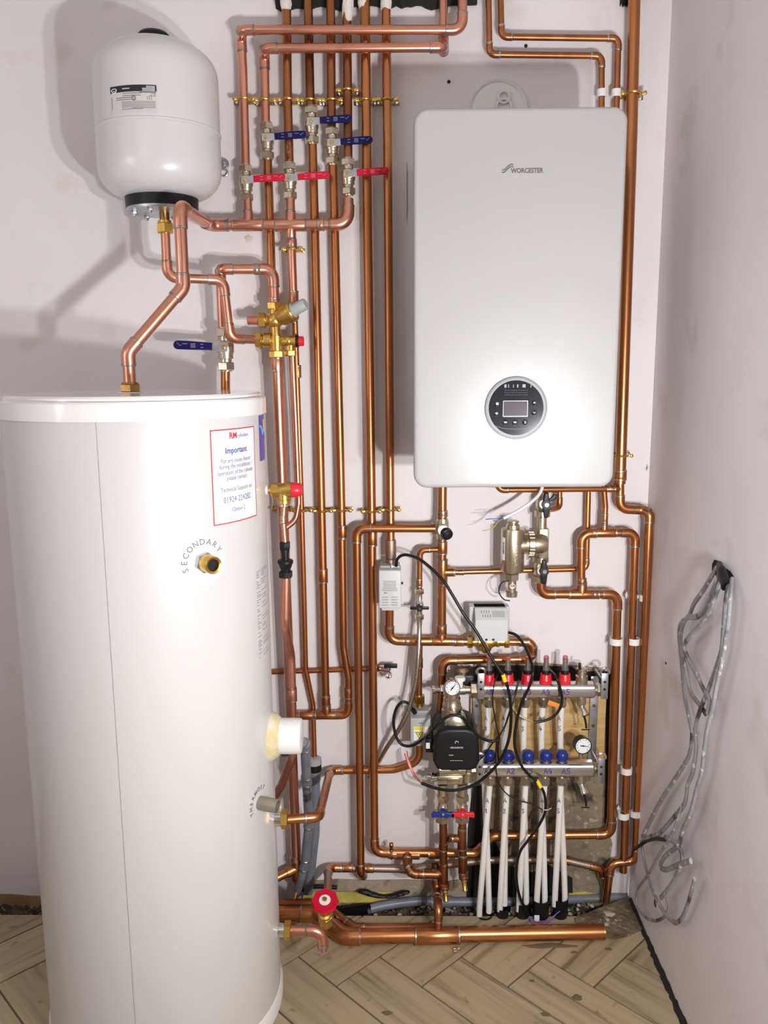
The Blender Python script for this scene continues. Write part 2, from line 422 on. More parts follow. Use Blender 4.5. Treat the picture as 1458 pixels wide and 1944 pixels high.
wallpatch('trim_5', [(0, 1697), (22, 1697), (60, 1700), (86, 1700), (200, 1700), (200, 1760), (-60, 1760), (-60, 1697)], mat('bare_brown_render', (.34, .20, .10), .9, 0, (.24, .14, .07), 12), .004)

# ------------------------------------------------------------------ hot water cylinder
cyX, cyY, cyR, cyTop = -.553, -.40, .268, 1.46
def cyl(th, z, r=cyR): return V((cyX+r*math.cos(th), cyY+r*math.sin(th), z))
def cylhit(px, py, r=cyR):
    q = ray(px, py); ox, oy = CAM.x-cyX, CAM.y-cyY
    a = q.x*q.x+q.y*q.y; b = 2*(ox*q.x+oy*q.y); c = ox*ox+oy*oy-r*r; disc = max(0.0, b*b-4*a*c)
    t = (-b-math.sqrt(disc))/(2*a); p = CAM+q*t; return p, math.atan2(p.y-cyY, p.x-cyX)
hw = thing('hot_water_cylinder', 'tall white hot water cylinder standing on the tiled floor at left', 'cylinder', (cyX, cyY, 0))
MB().lathe((cyX, cyY, 0), (0, 0, 1), [(.014, cyR-.02), (.014, cyR), (1.437, cyR), (1.437, cyR-.03)], 128).build('body', WHITE_CYL, hw)
MB().lathe((cyX, cyY, 0), (0, 0, 1), [(0, cyR-.03), (0, cyR+.004), (.030, cyR+.005), (.042, cyR+.001)], 128).build('base_rim', WHITE_PL, hw)
MB().lathe((cyX, cyY, 0), (0, 0, 1), [(1.415, cyR+.001), (1.415, cyR+.006), (1.447, cyR+.006), (1.4505, cyR+.003), (1.4505, cyR-.004), (1.456, cyR-.004), (1.460, cyR-.008), (1.4605, 0)], 128).build('lid', mat('white_lid', (.82, .81, .79), .16, 0, coat=.7), hw)
_, th = cylhit(222, 1400)
MB().tube([cyl(th, .03, cyR), cyl(th, 1.415, cyR)], .0011, 8).build('seam', mat('seam_grey', (.45, .44, .43), .5), hw)  # thin grey line marking the vertical seam

# sticker with the support number
def label_frame(c0, c1):
    p0, a0 = cylhit(*c0); p1, a1 = cylhit(*c1); return a0, a1, p0.z, p1.z
a0, a1, zt, zb = label_frame((398, 817), (487, 982)); zb = cylhit(411, 998)[0].z; zt = cylhit(398, 817)[0].z
sw = (a1-a0)*cyR; sh = zt-zb
def onlab(u, v, r=.0008): return cyl(a0+u/cyR, zb+v, cyR+r)              # u,v in metres on the sticker
st = MB().patch(lambda u, v: onlab(u, v, .0005), 0, sw, 0, sh, 16, 2).build('sticker', PAPER, hw, 'white support sticker with a red border', recalc=False)
b = MB(); t = .0022
for (u0, u1, v0, v1) in ((0, sw, 0, t), (0, sw, sh-t, sh), (0, t, 0, sh), (sw-t, sw, 0, sh)):
    b.patch(lambda u, v: onlab(u, v, .0009), u0, u1, v0, v1, 12, 1)
b.build('border', PRINTR, st, recalc=False)
def line(b, s, size, v, u=.5, bold=0, sx=1):
    b.text(s, size, lambda x, y: onlab(sw*u+x, sh*v+y, .001), bold, sx)
b = MB(); line(b, 'RM', .0165, .925, .43, .03); b.build('red_print', PRINTR, st, recalc=False)
b = MB(); line(b, 'cylinders', .011, .921, .66); line(b, 'Important', .0165, .77, .5, .025); b.build('blue_print', PRINTB, st, recalc=False)
b = MB()
for s, z_, v in (('For any issues found', .0125, .665), ('during the installation /', .0125, .605), ('operation of the cylinder', .0125, .54), ('please contact', .0125, .48), ('Technical Support on', .0128, .36), ('01924 224282', .0168, .25), ('Option 2', .0125, .14)):
    line(b, s, z_, v, .5, 0, .88)
b.build('grey_print', PRINTV, st, recalc=False)
# energy label wrapping round the right side
_, e0 = cylhit(491, 800); ztp = cylhit(491, 789)[0].z; zbt = cylhit(494, 876)[0].z
en = MB().patch(lambda u, v: cyl(e0+u, v, cyR+.0006), 0, .42, zbt, ztp, 12, 2).build('energy_label', PURP, hw, 'purple and blue printed label', recalc=False)
b = MB(); b.patch(lambda u, v: cyl(e0+u, v, cyR+.001), .13, .20, zbt+.06, ztp-.01, 3, 4); b.build('yellow_flash', YEL, en, recalc=False)
b = MB(); b.tube([cyl(e0+.01+.012*k, ztp-.022-.0012*k*k*.3, cyR+.001) for k in range(8)], .0025, 6); b.build('blue_arc', mat('light_blue_print', (.1, .35, .9), .4), en)
# instruction panel printed near the right edge
_, i0 = cylhit(487, 1110); zi0 = cylhit(489, 1252)[0].z; zi1 = cylhit(486, 1086)[0].z
b = MB(); rnd = random.Random(5); z = zi1
while z > zi0:
    blk = rnd.random()
    L_ = rnd.choice((.03, .05, .07, .26))
    b.patch(lambda u, v: cyl(i0+u, v, cyR+.0006), 0.0, L_, z-.0013, z, 6, 1)
    if L_ < .2 and rnd.random() < .8: b.patch(lambda u, v: cyl(i0+u, v, cyR+.0006), .09, .09+rnd.uniform(.06, .2), z-.0009, z, 5, 1)
    z -= rnd.choice((.0042, .0048, .0065, .009))
b.build('printed_instructions', PRINTL, hw, 'rows of small grey print', recalc=False)

def arc_text(s, px, py, rad, a_start, a_end, size, mtl, name):           # letters round a boss on the cylinder
    pc, th0 = cylhit(px, py); b = MB(); n = len(s)
    for i, ch in enumerate(s):
        a = math.radians(a_start+(a_end-a_start)*i/(n-1)); ro = a-PI/2
        ux, uz = rad*math.cos(a), rad*math.sin(a)
        b.text(ch, size, lambda x, y: cyl(th0+(ux+x*math.cos(ro)-y*math.sin(ro))/cyR, pc.z+uz+x*math.sin(ro)+y*math.cos(ro), cyR+.001), .01)
    return b.build(name, mtl, hw, recalc=False)
def boss(px, py, prof, mtl, name, bore, seg=28, lab=None, tilt=0):
    p, th0 = cylhit(px, py); ax = V((math.cos(th0), math.sin(th0), 0))
    b = MB(); b.lathe(p-ax*.01, ax, [(0, prof[0][1])]+[(t+.01, r) for t, r in prof]+[(prof[-1][0]+.008, bore), (prof[-1][0]-.012, bore)], seg, caps=(True, False))
    o = b.build(name, mtl, hw, lab)
    MB().lathe(p+ax*(prof[-1][0]-.013), ax, [(0, bore), (.0005, bore)], seg).build('bore', DARK, o)
    return o, p, ax, th0
o, p, ax, th0 = boss(387, 1067, [(0, .0165), (.012, .0165), (.012, .0175), (.038, .0175), (.040, .0165)], BRASS, 'secondary_port', .0122)
MB().hexa(p, ax, 0, .011, .021, .3).build('hex_flange', ZINC, o)
q0, tq = cylhit(388, 1062)
d_ = MB().patch(lambda u, v: cyl(th0+u*math.cos(v)/cyR, p.z+u*math.sin(v), cyR+.0004), .0001, .047, 0, 2*PI, 4, 40).build('round_sticker', PAPER, hw, 'round white sticker round the brass port', recalc=False)
arc_text('SECONDARY', 387, 1067, .040, 197, 30, .0165, PRINT, 'secondary_lettering')
o, p, ax, th0 = boss(493, 1524, [(0, .0150), (.044, .0150), (.046, .0145)], mat('cast_tube', (.34, .30, .24), .55, .6), 'thermostat_pocket', .0128)
arc_text('THERMOST', 493, 1524, .0335, 200, 55, .0135, PRINT, 'thermostat_lettering')

# immersion heater on the right flank
def side(name, label, cat, px0, py0, off): return at(px0, py0, off)
X1 = V((1, 0, 0))
ih = thing('immersion_heater', 'white round immersion heater cap on the right flank of the cylinder', 'heater', at(532, 1397, .40))
pc = at(531, 1397, .40); rr = .0405
FB = MB(); FB.lathe(pc-X1*.048, X1, [(0, .058), (.020, .0575), (.030, .056), (.038, .052), (.044, .047), (.050, .042)], 56)
for v in FB.bm.verts: v.co += V((0, random.uniform(-.0006, .0006), random.uniform(-.0008, .0008)))
FB.build('foam_collar', FOAM, ih)
MB().lathe(pc, X1, [(-.002, rr*.95), (0, rr), (.044, rr), (.0495, rr*.96), (.0505, rr*.9)], 40).build('cap', WHITE_PL, ih)
MB().box(pc+V((.012, -.010, -rr+.001)), (.016, .014, .006), bev=.001).build('terminal_slot', DARK, ih)
MB().box(pc+V((.0505, -.012, .004)), (.0012, .004, .014), bev=.0004).build('screw_cover', GREY_PL, ih)
# ------------------------------------------------------------------ gas boiler
bo = .365
boiler = thing('gas_boiler', 'white wall hung gas boiler with a round black control dial', 'boiler', at(985, 925, .0))
x0, x1 = at(785.5, 560, bo).x, at(1179.5, 560, bo).x; z1 = at(985, 202.5, bo).z; z0 = at(985, 926, bo).z
xc = (x0+x1)/2; bw, bh = x1-x0, z1-z0
def rrect(w_, h_, r, n=10):
    P = []
    for cx, cy, a in ((w_/2-r, h_/2-r, 0), (-w_/2+r, h_/2-r, 90), (-w_/2+r, -h_/2+r, 180), (w_/2-r, -h_/2+r, 270)):
        for k in range(n+1):
            t = math.radians(a+90*k/n); P.append((cx+r*math.cos(t), cy+r*math.sin(t)))
    return P
Bc = V((xc, 0, (z0+z1)/2))
MB().prism(rrect(bw-.036, bh-.05, .022), Bc+V((.004, -.002, .012)), X1, (0, 0, 1), (0, -(bo-.045), 0)).build('casing', WHITE_BOIL, boiler)
MB().prism(rrect(bw, bh, .030, 14), Bc+V((0, -(bo-.048), 0)), X1, (0, 0, 1), (0, -.048, 0), bev=.010, seg=5).build('front_panel', WHITE_BOIL, boiler, sharp=30)
fy = -bo-.0004
dc = at(979.5, 774.5, bo); dc.y = fy
dr = 59.5*mpp(979, 775, bo)
Y1 = V((0, -1, 0))
dial = MB().lathe(dc-Y1*.006, Y1, [(0, dr), (.0075, dr), (.0090, dr*.985), (.0092, dr*.955), (.0086, dr*.945), (.0086, dr*.865), (.0060, dr*.855)], 64).build('dial_ring', mat('dial_silver', (.22, .22, .235), .45, .1), boiler)
MB().lathe(dc-Y1*.004, Y1, [(0, dr*.86), (.0105, dr*.86)], 64).build('dial_glass', BLACKG, boiler)
k = dr/59.5
def dpt(x, y, e=.0075): return dc+V(((x-979.5)*k, -e, -(y-774.5)*k))
scr = MB().prism(rrect(45*k, 29*k, .001, 3), dpt(977.5, 775.5, .0064), X1, (0, 0, 1), (0, -.0012, 0)).build('display', mat('display_grey', (.10, .085, .10), .1, coat=1), boiler)
b = MB()
for (cx, cy, w_, h_) in ((977.5, 761, 46, .9), (977.5, 790, 46, 1.4), (954.5, 775.5, .9, 29), (1000.5, 775.5, .9, 29)): b.box(dpt(cx, cy, .0078), (w_*k, .0006, h_*k))
b.build('display_frame', mat('frame_silver', (.30, .29, .32), .35, .3), scr)
for bx, by, ic in ((943, 766, 'sq'), (942, 784, 'tap'), (1013, 764, 'up'), (1013, 783, 'dn'), (959, 801, 'bar'), (977, 801, 'bar'), (996, 801, 'bk')):
    o = MB().lathe(dpt(bx, by, .0062), Y1, [(0, 5.4*k), (.0016, 5.2*k), (.0024, 4.0*k), (.0026, 0)], 20).build('button', BLACKG, boiler)
    b = MB(); e = .0092
    if ic == 'sq': b.box(dpt(bx, by, e), (4.4*k, .0004, 4.4*k))
    elif ic == 'tap': b.box(dpt(bx, by, e), (5*k, .0004, 1.8*k)); b.box(dpt(bx+.4, by, e), (1.6*k, .0004, 4.6*k))
    elif ic in ('up', 'dn'):
        s_ = 1 if ic == 'up' else -1
        b.tube([dpt(bx-2.4, by+1.4*s_, e), dpt(bx, by-1.2*s_, e), dpt(bx+2.4, by+1.4*s_, e)], .00055, 6)
    elif ic == 'bar': b.box(dpt(bx, by, e), (5.2*k, .0004, 2.6*k))
    else: b.tube([dpt(bx-2.2, by-1.6, e), dpt(bx+1.6, by-1.6, e), dpt(bx+1.6, by+1.8, e), dpt(bx-1.5, by+1.8, e)], .00055, 6)
    b.build('icon', WHITEINK, o)
b = MB()
for j in range(3):
    for i in range(13): b.lathe(dpt(958+i*3.4, 741+j*4.4, .0063), Y1, [(0, .75*k), (.0006, .6*k)], 6)
b.build('vent_dots', mat('dot_grey', (.16, .16, .2), .4), boiler)
b = MB()
for cx, w_ in ((958, 4), (964, 1.5), (973, 1.2), (981, 2.4), (993, 6), (1006, 1.5)): b.box(dpt(cx, 733, .0066), (w_*k, .0008, 6*k))
b.build('grille_bars', mat('grille_grey', (.2, .2, .22), .3), boiler)
b = MB(); b.tube(smooth([dpt(940, 808, .0068), dpt(958, 813, .0068), dpt(985, 814, .0068), dpt(1003, 811, .0068), (dpt(1012, 803, .0068)), dpt(1024, 792, .0068)], 6), .0005, 6)
b.build('lower_edge_line', mat('edge_line', (.45, .45, .5), .2, .5), boiler)
# logo: two swooping lines and the lettering
def bp(px, py, e=.0008): q = at(px, py, bo); q.y = -bo-e; return q
b = MB()
for dy in (0, 4.4):
    b.tube(smooth([bp(952.8, 322.5+dy), bp(955.5, 323.3+dy), bp(958.5, 322+dy), bp(963, 317.5+dy), bp(968, 313.2+dy), bp(971.5, 311.8+dy), bp(974.5, 312.8+dy)], 5), .00095, 6)
lc = bp(1000.5, 324.3)
b.text('WORCESTER', .0132, lambda x, y: V((lc.x+x*.86, lc.y, lc.z+y)), .028)
b.build('logo', mat('logo_grey', (.13, .115, .10), .5), boiler)

# round flue blank on the wall above the boiler
fb = thing('flue_blank', 'white round plastic flue blank on the wall above the boiler', 'cover', at(945, 215, 0))
pc = at(945, 212, 0); rr = 56*mpp(945, 212, 0)
MB().lathe(pc+V((0, .002, 0)), Y1, [(0, rr), (.010, rr), (.013, rr*.97), (.011, rr*.92), (.008, rr*.90), (.008, 0)], 56).build('disc', WHITE_PL, fb)
b = MB()
for dx, dz, r_ in ((.013, .030, .0135), (.013, .008, .018)):
    b.tube([pc+V((dx+r_*math.cos(a*2*PI/20), -.012, dz+r_*math.sin(a*2*PI/20))) for a in range(20)], .0028, 8, close=True)
b.build('keyhole_boss', WHITE_PL, fb)

# screw holes and the rawl plug marks on the plaster above the boiler
for px, py, lab in ((852, 156, 'small dark drill hole in the wall left of the flue blank'), (998, 88, 'small dark drill hole in the wall above the flue blank')):
    o = MB().lathe(at(px, py, -.003), Y1, [(0, .0045), (.004, .0042)], 12).build('wall_plug', DARK); tag(o, lab, 'hole')

# ------------------------------------------------------------------ expansion vessel
eo = .175
ec = at(301, 250, eo); er = 117.0*mpp(300, 250, eo)*.985
ezt, ezb = at(300, 74, eo).z-.005, at(300, 383, eo).z+.004
ev = thing('expansion_vessel', 'white expansion vessel hung on the wall at top left', 'vessel', (ec.x, -eo, ezb-.04))
o3 = V((ec.x, -eo, 0)); hh = ezt-ezb
prof = [(ezb, .070), (ezb+.004, .10)]
def dome(z_, s, rmin, hd, n=12):
    return [(z_+s*hd*math.sin(PI/2*k/n), rmin+(er-rmin)*math.cos(PI/2*k/n)) for k in range(n+1)]
seam = at(300, 232, eo-.13).z
seam = at(297, 222, eo+er).z
hl_, ht_ = .070, .082
lowd = [(ezb+hl_-hl_*math.sin(PI/2*k/14), .060+(er-.060)*max(0, 1-math.sin(PI/2*k/14)**2.3)**(1/2.3)) for k in range(14, -1, -1)]
topd = [(ezt-ht_+ht_*math.sin(PI/2*k/16), er*max(0, 1-math.sin(PI/2*k/16)**2.25)**(1/2.25)) for k in range(17)]
prof = lowd+[(seam-.004, er), (seam-.002, er+.0022), (seam+.002, er+.0022), (seam+.004, er)]+topd
MB().lathe(o3, (0, 0, 1), prof, 96).build('body', WHITE_EN, ev, sharp=28)
MB().lathe(o3, (0, 0, 1), [(ezt-.008, .036), (ezt+.012, .035), (ezt+.017, .030), (ezt+.019, 0)], 32).build('valve_cap', BLACK, ev)
cr_ = 72*mpp(305, 390, eo)*1.0
MB().lathe(o3, (0, 0, 1), [(ezb+.020, cr_*.9), (ezb+.016, cr_), (ezb+.012, cr_), (ezb+.008, cr_*.95), (ezb-.022, cr_*.93)], 48).build('skirt', BLACK, ev)
zf = ezb-.022
fl_ = MB().lathe(o3, (0, 0, 1), [(zf+.006, cr_*.90), (zf, cr_*.92), (zf-.006, cr_*.90), (zf-.007, 0)], 48).build('flange', ZINC, ev)
for i in range(6):
    a = .35+i*PI/3; p = o3+V((cr_*.72*math.cos(a), cr_*.72*math.sin(a), zf-.006))
    MB().hexa(p, (0, 0, -1), 0, .006, .0068).lathe(p, (0, 0, -1), [(.006, .004), (.011, .0035)], 10).build('flange_bolt', ZINC, ev)
MB().lathe(o3+V((.004, 0, 0)), (0, 0, 1), [(zf-.026, .0115), (zf-.006, .0115)], 20).build('nipple', BRASSD, ev)
nz = zf-.026
nut = MB().hexa(o3+V((.004, 0, 0)), (0, 0, 1), nz-.026, nz-.004, .0205, .2).lathe(o3+V((.004, 0, 0)), (0, 0, 1), [(nz-.005, .0155), (nz+.002, .0155)], 20).build('union_nut', BRASS, ev)
evout = V((ec.x+.004, -eo, nz-.022))
# vessel label
def evh(px, py):
    q = ray(px, py); ox, oy = CAM.x-ec.x, CAM.y+eo; a = q.x**2+q.y**2; b_ = 2*(ox*q.x+oy*q.y); c_ = ox*ox+oy*oy-er*er
    t_ = (-b_-math.sqrt(max(0, b_*b_-4*a*c_)))/(2*a); p = CAM+q*t_; return p, math.atan2(p.y+eo, p.x-ec.x)
pA, a0_ = evh(210, 172); pB, a1_ = evh(299, 208); zt_ = evh(255, 161)[0].z; zb_ = evh(255, 213)[0].z
LW, LH = (a1_-a0_)*er, zt_-zb_
def evp(u, v, e=.0006): a = a0_+u*(a1_-a0_); return V((ec.x+(er+e)*math.cos(a), -eo+(er+e)*math.sin(a), zb_+v*LH))
lab = MB().patch(lambda u, v: evp(u, v), 0, 1, 0, 1, 14, 2).build('label', PAPERG, ev, 'silver rating label with a black band', recalc=False)
MB().patch(lambda u, v: evp(u, v, .0010), 0, 1, .76, 1, 14, 1).build('black_band', INKK, lab, recalc=False)
b = MB()
def evbar(u0, u1, v0, v1, e=.0014): b.patch(lambda u, v: evp(u, v, e), u0, u1, v0, v1, max(2, int((u1-u0)*14)), 1)
b.tube([evp(.10+.06*math.cos(t/8*PI), .88-.13*math.sin(t/8*PI), .0014) for t in range(9)], .0011, 5)
evbar(.05, .15, .89, .92); evbar(.085, .115, .80, .84)
evbar(.30, .46, .865, .895)
for v in (.95, .91, .87, .83, .79): evbar(.72 if v < .9 else .80, .97, v-.012, v+.008)
b.build('white_marks', WHITEINK, lab, recalc=False)
b = MB(); rnd = random.Random(2)
for v in (.70, .62, .55, .48): evbar(.30 if v > .6 else .14, .30+rnd.uniform(.25, .4), v-.012, v+.012, .001)
for v in (.40, .365, .33, .295, .26, .225, .19): evbar(.27, .97, v-.006, v+.005, .001)
evbar(.50, .97, .15, .165, .001); evbar(.27, .72, .115, .135, .001); evbar(.66, .98, .705, .745, .001)
b.tube([evp(.54+.038*math.cos(t/14*2*PI), .52+.085*math.sin(t/14*2*PI), .001) for t in range(14)], .0007, 5, close=True)
for u in (.81, .85, .89): evbar(u, u+.008, .44, .60, .001)
evbar(.85, .89, .59, .61, .001)
evbar(.025, .035, .15, .6, .001)
b.text('CE', .0085, lambda x, y: evp(.935+x/LW, .63+y/LH, .001))
b.build('small_print', PRINT, lab, recalc=False)
# wall strap lug beside it
lug = thing('vessel_bracket', 'grey metal bracket lug on the wall right of the expansion vessel', 'bracket', at(424, 325, 0))
p = at(424, 312, .004)
MB().lathe(p, Y1, [(-.004, .0145), (.004, .0145), (.006, .012)], 24).build('washer', ZINC, lug)
MB().lathe(p, Y1, [(.006, .006), (.010, .006), (.0105, .004)], 12).build('screw', CHROME, lug)
MB().tube([p+V((.002+.009*math.cos(a*PI/10), -.004, -.020+.009*math.sin(a*PI/10))) for a in range(-12, 7)], .002, 8).build('hook', ZINC, lug)

# ------------------------------------------------------------------ copper pipework: the rising columns
N, O_, K_, U_ = CU_NEW, CU_OLD, CU_DRK, CU_DULL
d15, d22, d28, d35 = .0150, .0218, .0272, .036
TOP = -82
H1 = run('upper long copper pipe crossing the column tops with an up bend at right', [(878, TOP, .064), (878, 57, .064), (457, 57, .064), (458, 71, .030), (461, 130, .030, 's'), (467, 345, .040)], d22, N)
H2 = run('lower long copper pipe crossing the column tops to a left bend', [(841, TOP, .030), (842, 98, .030), (842, 90, .064), (501, 92, .064), (502, 105, .030), (505, 265, .030)], d22, N)
run('copper riser from the second valve down behind the elbow of the mixing valve', [(507, 280, .030), (512, 410, .030, 's'), (521, 700, .030)], d22, O_)
c3_ = run('copper riser in third place marked in black pen, from ceiling to red valve', [(543, TOP, .030), (546, 190, .030, 's'), (550, 335, .044)], d22, K_)
run('copper riser in fourth place, from ceiling to highest blue valve', [(583, TOP, .030), (589, 190, .030, 's'), (591, 235, .030)], d22, K_)
run('copper riser in fifth place, from ceiling to the blue valve at its right', [(627, TOP, .030), (629, 190, .030, 's'), (630, 275, .030)], d22, K_)
run('copper riser in sixth place with white plaster at its top', [(657, TOP, .030), (660, 170, .030, 's'), (661, 330, .044)], d22, K_)
run('long copper pipe below the highest blue valve down to the horizontal tee', [(592, 240, .030), (597, 410, .030, 's'), (610, 960, .032, 's'), (617, 1270, .036, 's'), (619, 1352, .040)], d22, O_,
    [('c', 613.5, 1093, .033, 'z', .034), ('c', 618.5, 1330, .039, 'z', .026)])
run('long copper pipe below the second blue valve with offset bend near the bottom', [(631, 285, .030), (635, 410, .030, 's'), (648, 960, .032, 's'), (652, 1228, .036, 'b'), (662, 1290, .040, 'b'), (662, 1357, .040), (555, 1358, .040)], d22, O_,
    [('c', 650, 1010, .033, 'z', .032), ('c', 661.5, 1316, .040, 'z', .024), ('t', 620, 1357.5, .040, 'x', '+z'), ('c', 581, 1358, .040, 'x', .036)])
run('seventh long copper riser running down to the floor level header', [(692, TOP, .030), (697, 400, .030, 's'), (705, 960, .032, 's'), (708, 1300, .046, 's'), (711, 1618, .052), (905, 1620, .052), (934, 1587, .052), (1160, 1584, .052), (1172, 1128, .052), (1027, 1128, .060), (1027, 1098, .060)], d28*.88, O_,
    [('c', 706.5, 1022, .034, 'z', .036), ('t', 773, 1622, .052, 'x', '-y'), ('c', 745, 1621, .052, 'x', .02), ('t', 1104, 1128, .056, 'x', '+z'), ('c', 1128, 1128, .055, 'x', .02), ('c', 828, 1621, .052, 'x', .04)])
run('eighth long copper riser behind the boiler edge down to the grey valve box', [(732, TOP, .030), (737, 400, .030, 's'), (741, 960, .032, 's'), (742, 1045, .050)], d22, O_)
run('wide copper gas pipe at far right of the boiler', [(1206, TOP, .038), (1199, 250, .038, 's'), (1177, 918, .050)], .0285, O_, [('c', 1177.6, 902, .050, 'z', .022)])
for nm, pl in (('S', [(.5, .9), (.2, 1), (.05, .8), (.3, .6), (.5, .4), (.3, .1), (.02, .15)]), ('P', [(.1, 0), (.12, 1), (.5, .9), (.45, .6), (.1, .5)])):
    for (py0, hpx) in (((268, 18),) if nm == 'S' else ((292, 18), (105, 9))):
        o_ = at(541 if py0 < 200 else 544.5, py0+hpx, .030+.0112+(.012 if py0 > 200 else 0)); h_ = hpx*mpp(545, py0, .03)
        MB().tube([o_+V((u*h_*.6, 0, v*h_)) for u, v in pl], .0008, 5).build('pen_mark', INKK, c3_, 'black pen letter '+nm)
for px, py, h, lab in ((543, 8, 20, 'third'), (660, 14, 44, 'sixth'), (690, 6, 14, 'seventh'), (733, 6, 22, 'eighth')):
    p = at(px, py, .030); b = MB(); b.lathe(p-V((0, 0, h*.0006)), (0, 0, 1), [(-h*.0004, .004), (0, .0118), (h*.0006, .0135), (h*.0012, .0130), (h*.002, .0125)], 14)
    for v in b.bm.verts: v.co += V((random.uniform(-.0015, .0015), random.uniform(-.001, .001), random.uniform(-.003, .003)))
    tag(b.build('plaster_splash', PLASTER), 'splash of white plaster at the top of the %s riser' % lab, 'plaster')
run('thin copper pipe stepping right above the boiler, lower of the pair', [(926, TOP, .03), (929, 103.5, .03), (1142, 106, .03), (1142, 215, .03)], d15, K_)
run('thin copper pipe stepping right above the boiler, upper of the pair', [(949, TOP, .03), (952, 70, .03), (1174, 73, .03), (1170, 215, .03)], d15, K_)

# foam pushed into the slot at the ceiling
for x0_, x1_, lab in ((524, 905, 'left'), (1176, 1206, 'right')):
    b = MB(); a_, c_ = at(x0_, 14, 0), at(x1_, 14, 0); n = 40
    R_ = []
    for i in range(n+1):
        x = a_.x+(c_.x-a_.x)*i/n; j = random.uniform(-.006, .006)
        R_.append([V((x, -.003-.01*abs(math.sin(i*1.7)), 2.362+j)), V((x, -.016, 2.375+j)), V((x, -.018, 2.458)), V((x, .0, 2.458)), V((x, .0, 2.362+j))])
    b.rings(R_); tag(b.build('pipe_foam', DARK), 'black foam filling the pipe slot at the ceiling, %s piece' % lab, 'foam')

# ------------------------------------------------------------------ primary header from the cylinder top
cu = at(246, 733, .40)
cu = V((at(247, 735, .40).x, -.40, cyTop))
px_up = at(245, 668, .40); px_up = V((cu.x, -.40, px_up.z)); pv0 = at(348, 546, .345); pv1 = at(345, 391, .345); pv1 = V((pv0.x, pv0.y, pv1.z))
wb = at(398, 427.5, .058)
run('thick new copper pipe from cylinder top to the row of tees under the valves', [(cu+V((0, 0, .012)),), (px_up,), (pv0,), (pv1,), (wb,), (at(590, 426.5, .058), 's'), (at(661, 426, .058),), (at(661, 378, .048),)], d28*.98, N,
    [('t', 471, 427, .058, 'x', '+z', d22), ('t', 552, 427, .058, 'x', '+z', d22), ('c', 418, 427.5, .058, 'x', .028), ('c', 609, 426.5, .058, 'x', .012), ('t', 552, 427.5, .058, 'x', '-z', d22)])
def hexfit(label, pos, ax, parts, cat='fitting', name='compression_fitting', parent=None, m=BRASS):
    o = thing(name, label, cat, pos)
    for nm, fn, mm in parts: fn(MB()).build(nm, mm, o)
    return o
hexfit('dark brass nut where the thick pipe leaves the cylinder lid', cu, None, [
    ('hex_nut', lambda b: b.hexa(cu, (0, 0, 1), .002, .018, .0225, .3), BRASSD), ('olive_collar', lambda b: b.lathe(cu, (0, 0, 1), [(.017, .0185), (.022, .0165)], 20), BRASSD),
    ('gasket', lambda b: b.lathe(cu, (0, 0, 1), [(0, .026), (.002, .026)], 24), PAPER)])
run('short copper drop from the first red valve into the header', [(469, 370, .046), (471, 412, .056)], d22, N)
run('short copper drop from the middle red valve into the header', [(551, 365, .050), (552, 412, .056)], d22, N)
run('short copper pipe dropping from the header then reducing to thin pipe', [(552.5, 443, .056), (557, 575, .050, 's'), (558.5, 592, .048)], d22, N, [('c', 554, 462, .055, 'z', .016), ('c', 557.6, 568, .050, 'z', .036)])
run('thin copper pipe running from the reducer behind the mixing valve to a bend low down', [(558.5, 588, .048), (560, 612, .046, 's'), (572, 960, .030, 's'), (577, 1140, .024, 's'), (580, 1270, .020, 'b'), (594, 1338, .014, 'b'), (597, 1446, .030)], d15, O_,
    [('c', 559, 603, .047, 'z', .024), ('c', 565.5, 705, .04, 'z', .026)])

# vessel feed
pe = at(317, 527, eo); pe = V((evout.x, -eo, pe.z))
run('new copper pipe from the expansion vessel stepping across to the mixing valve', [(evout,), (pe,), (at(424, 531.5, .135),), (at(437, 643, .130),), (at(490, 645, .082),)], d22, N)
# cold feed with lever valve
run('copper pipe rising from behind the cylinder lid to the left pointing valve', [(428, 800, .092), (428, 665, .092)], d22*1.05, O_)
run('copper pipe from the left pointing valve over to the top of the mixing valve', [(424, 650, .092), (418, 517, .092), (422, 511, .105), (519, 511, .080), (522, 592, .080)], d22*1.1, N,
    [('c', 488, 511, .088, 'x', .012), ('c', 520.7, 573, .080, 'z', .014)])

# marks on the plaster
def blot(label, px, py, rx, rz, m):
    p = at(px, py, .0); b = MB(); r_ = [random.uniform(.65, 1.15) for _ in range(18)]; k_ = mpp(px, py, 0)
    b.rings([[p+V((rx*k_*f*r_[i]*math.cos(i*PI/9), -e, rz*k_*f*r_[i]*math.sin(i*PI/9))) for i in range(18)] for f, e in ((1, .0002), (.9, .0006), (.2, .0007))])
    return tag(b.build('wall_stain', m), label, 'stain')
FLX = mat('flux_stain', (.60, .52, .36), .7, 0, (.70, .65, .56), 60); BRS = mat('brown_stain', (.36, .27, .2), .8)
blot('yellow flux stain on the wall under the copper header', 472, 453, 10, 8, FLX)
blot('yellow scorch mark on the wall right of the header elbow', 679, 400, 7, 18, FLX)
blot('long thin brown crack line on the wall left of the boiler', 773, 370, 1.6, 62, BRS)
blot('brown scuff on the right hand strip of wall near the corner pipes', 1228, 888, 2, 6, BRS)
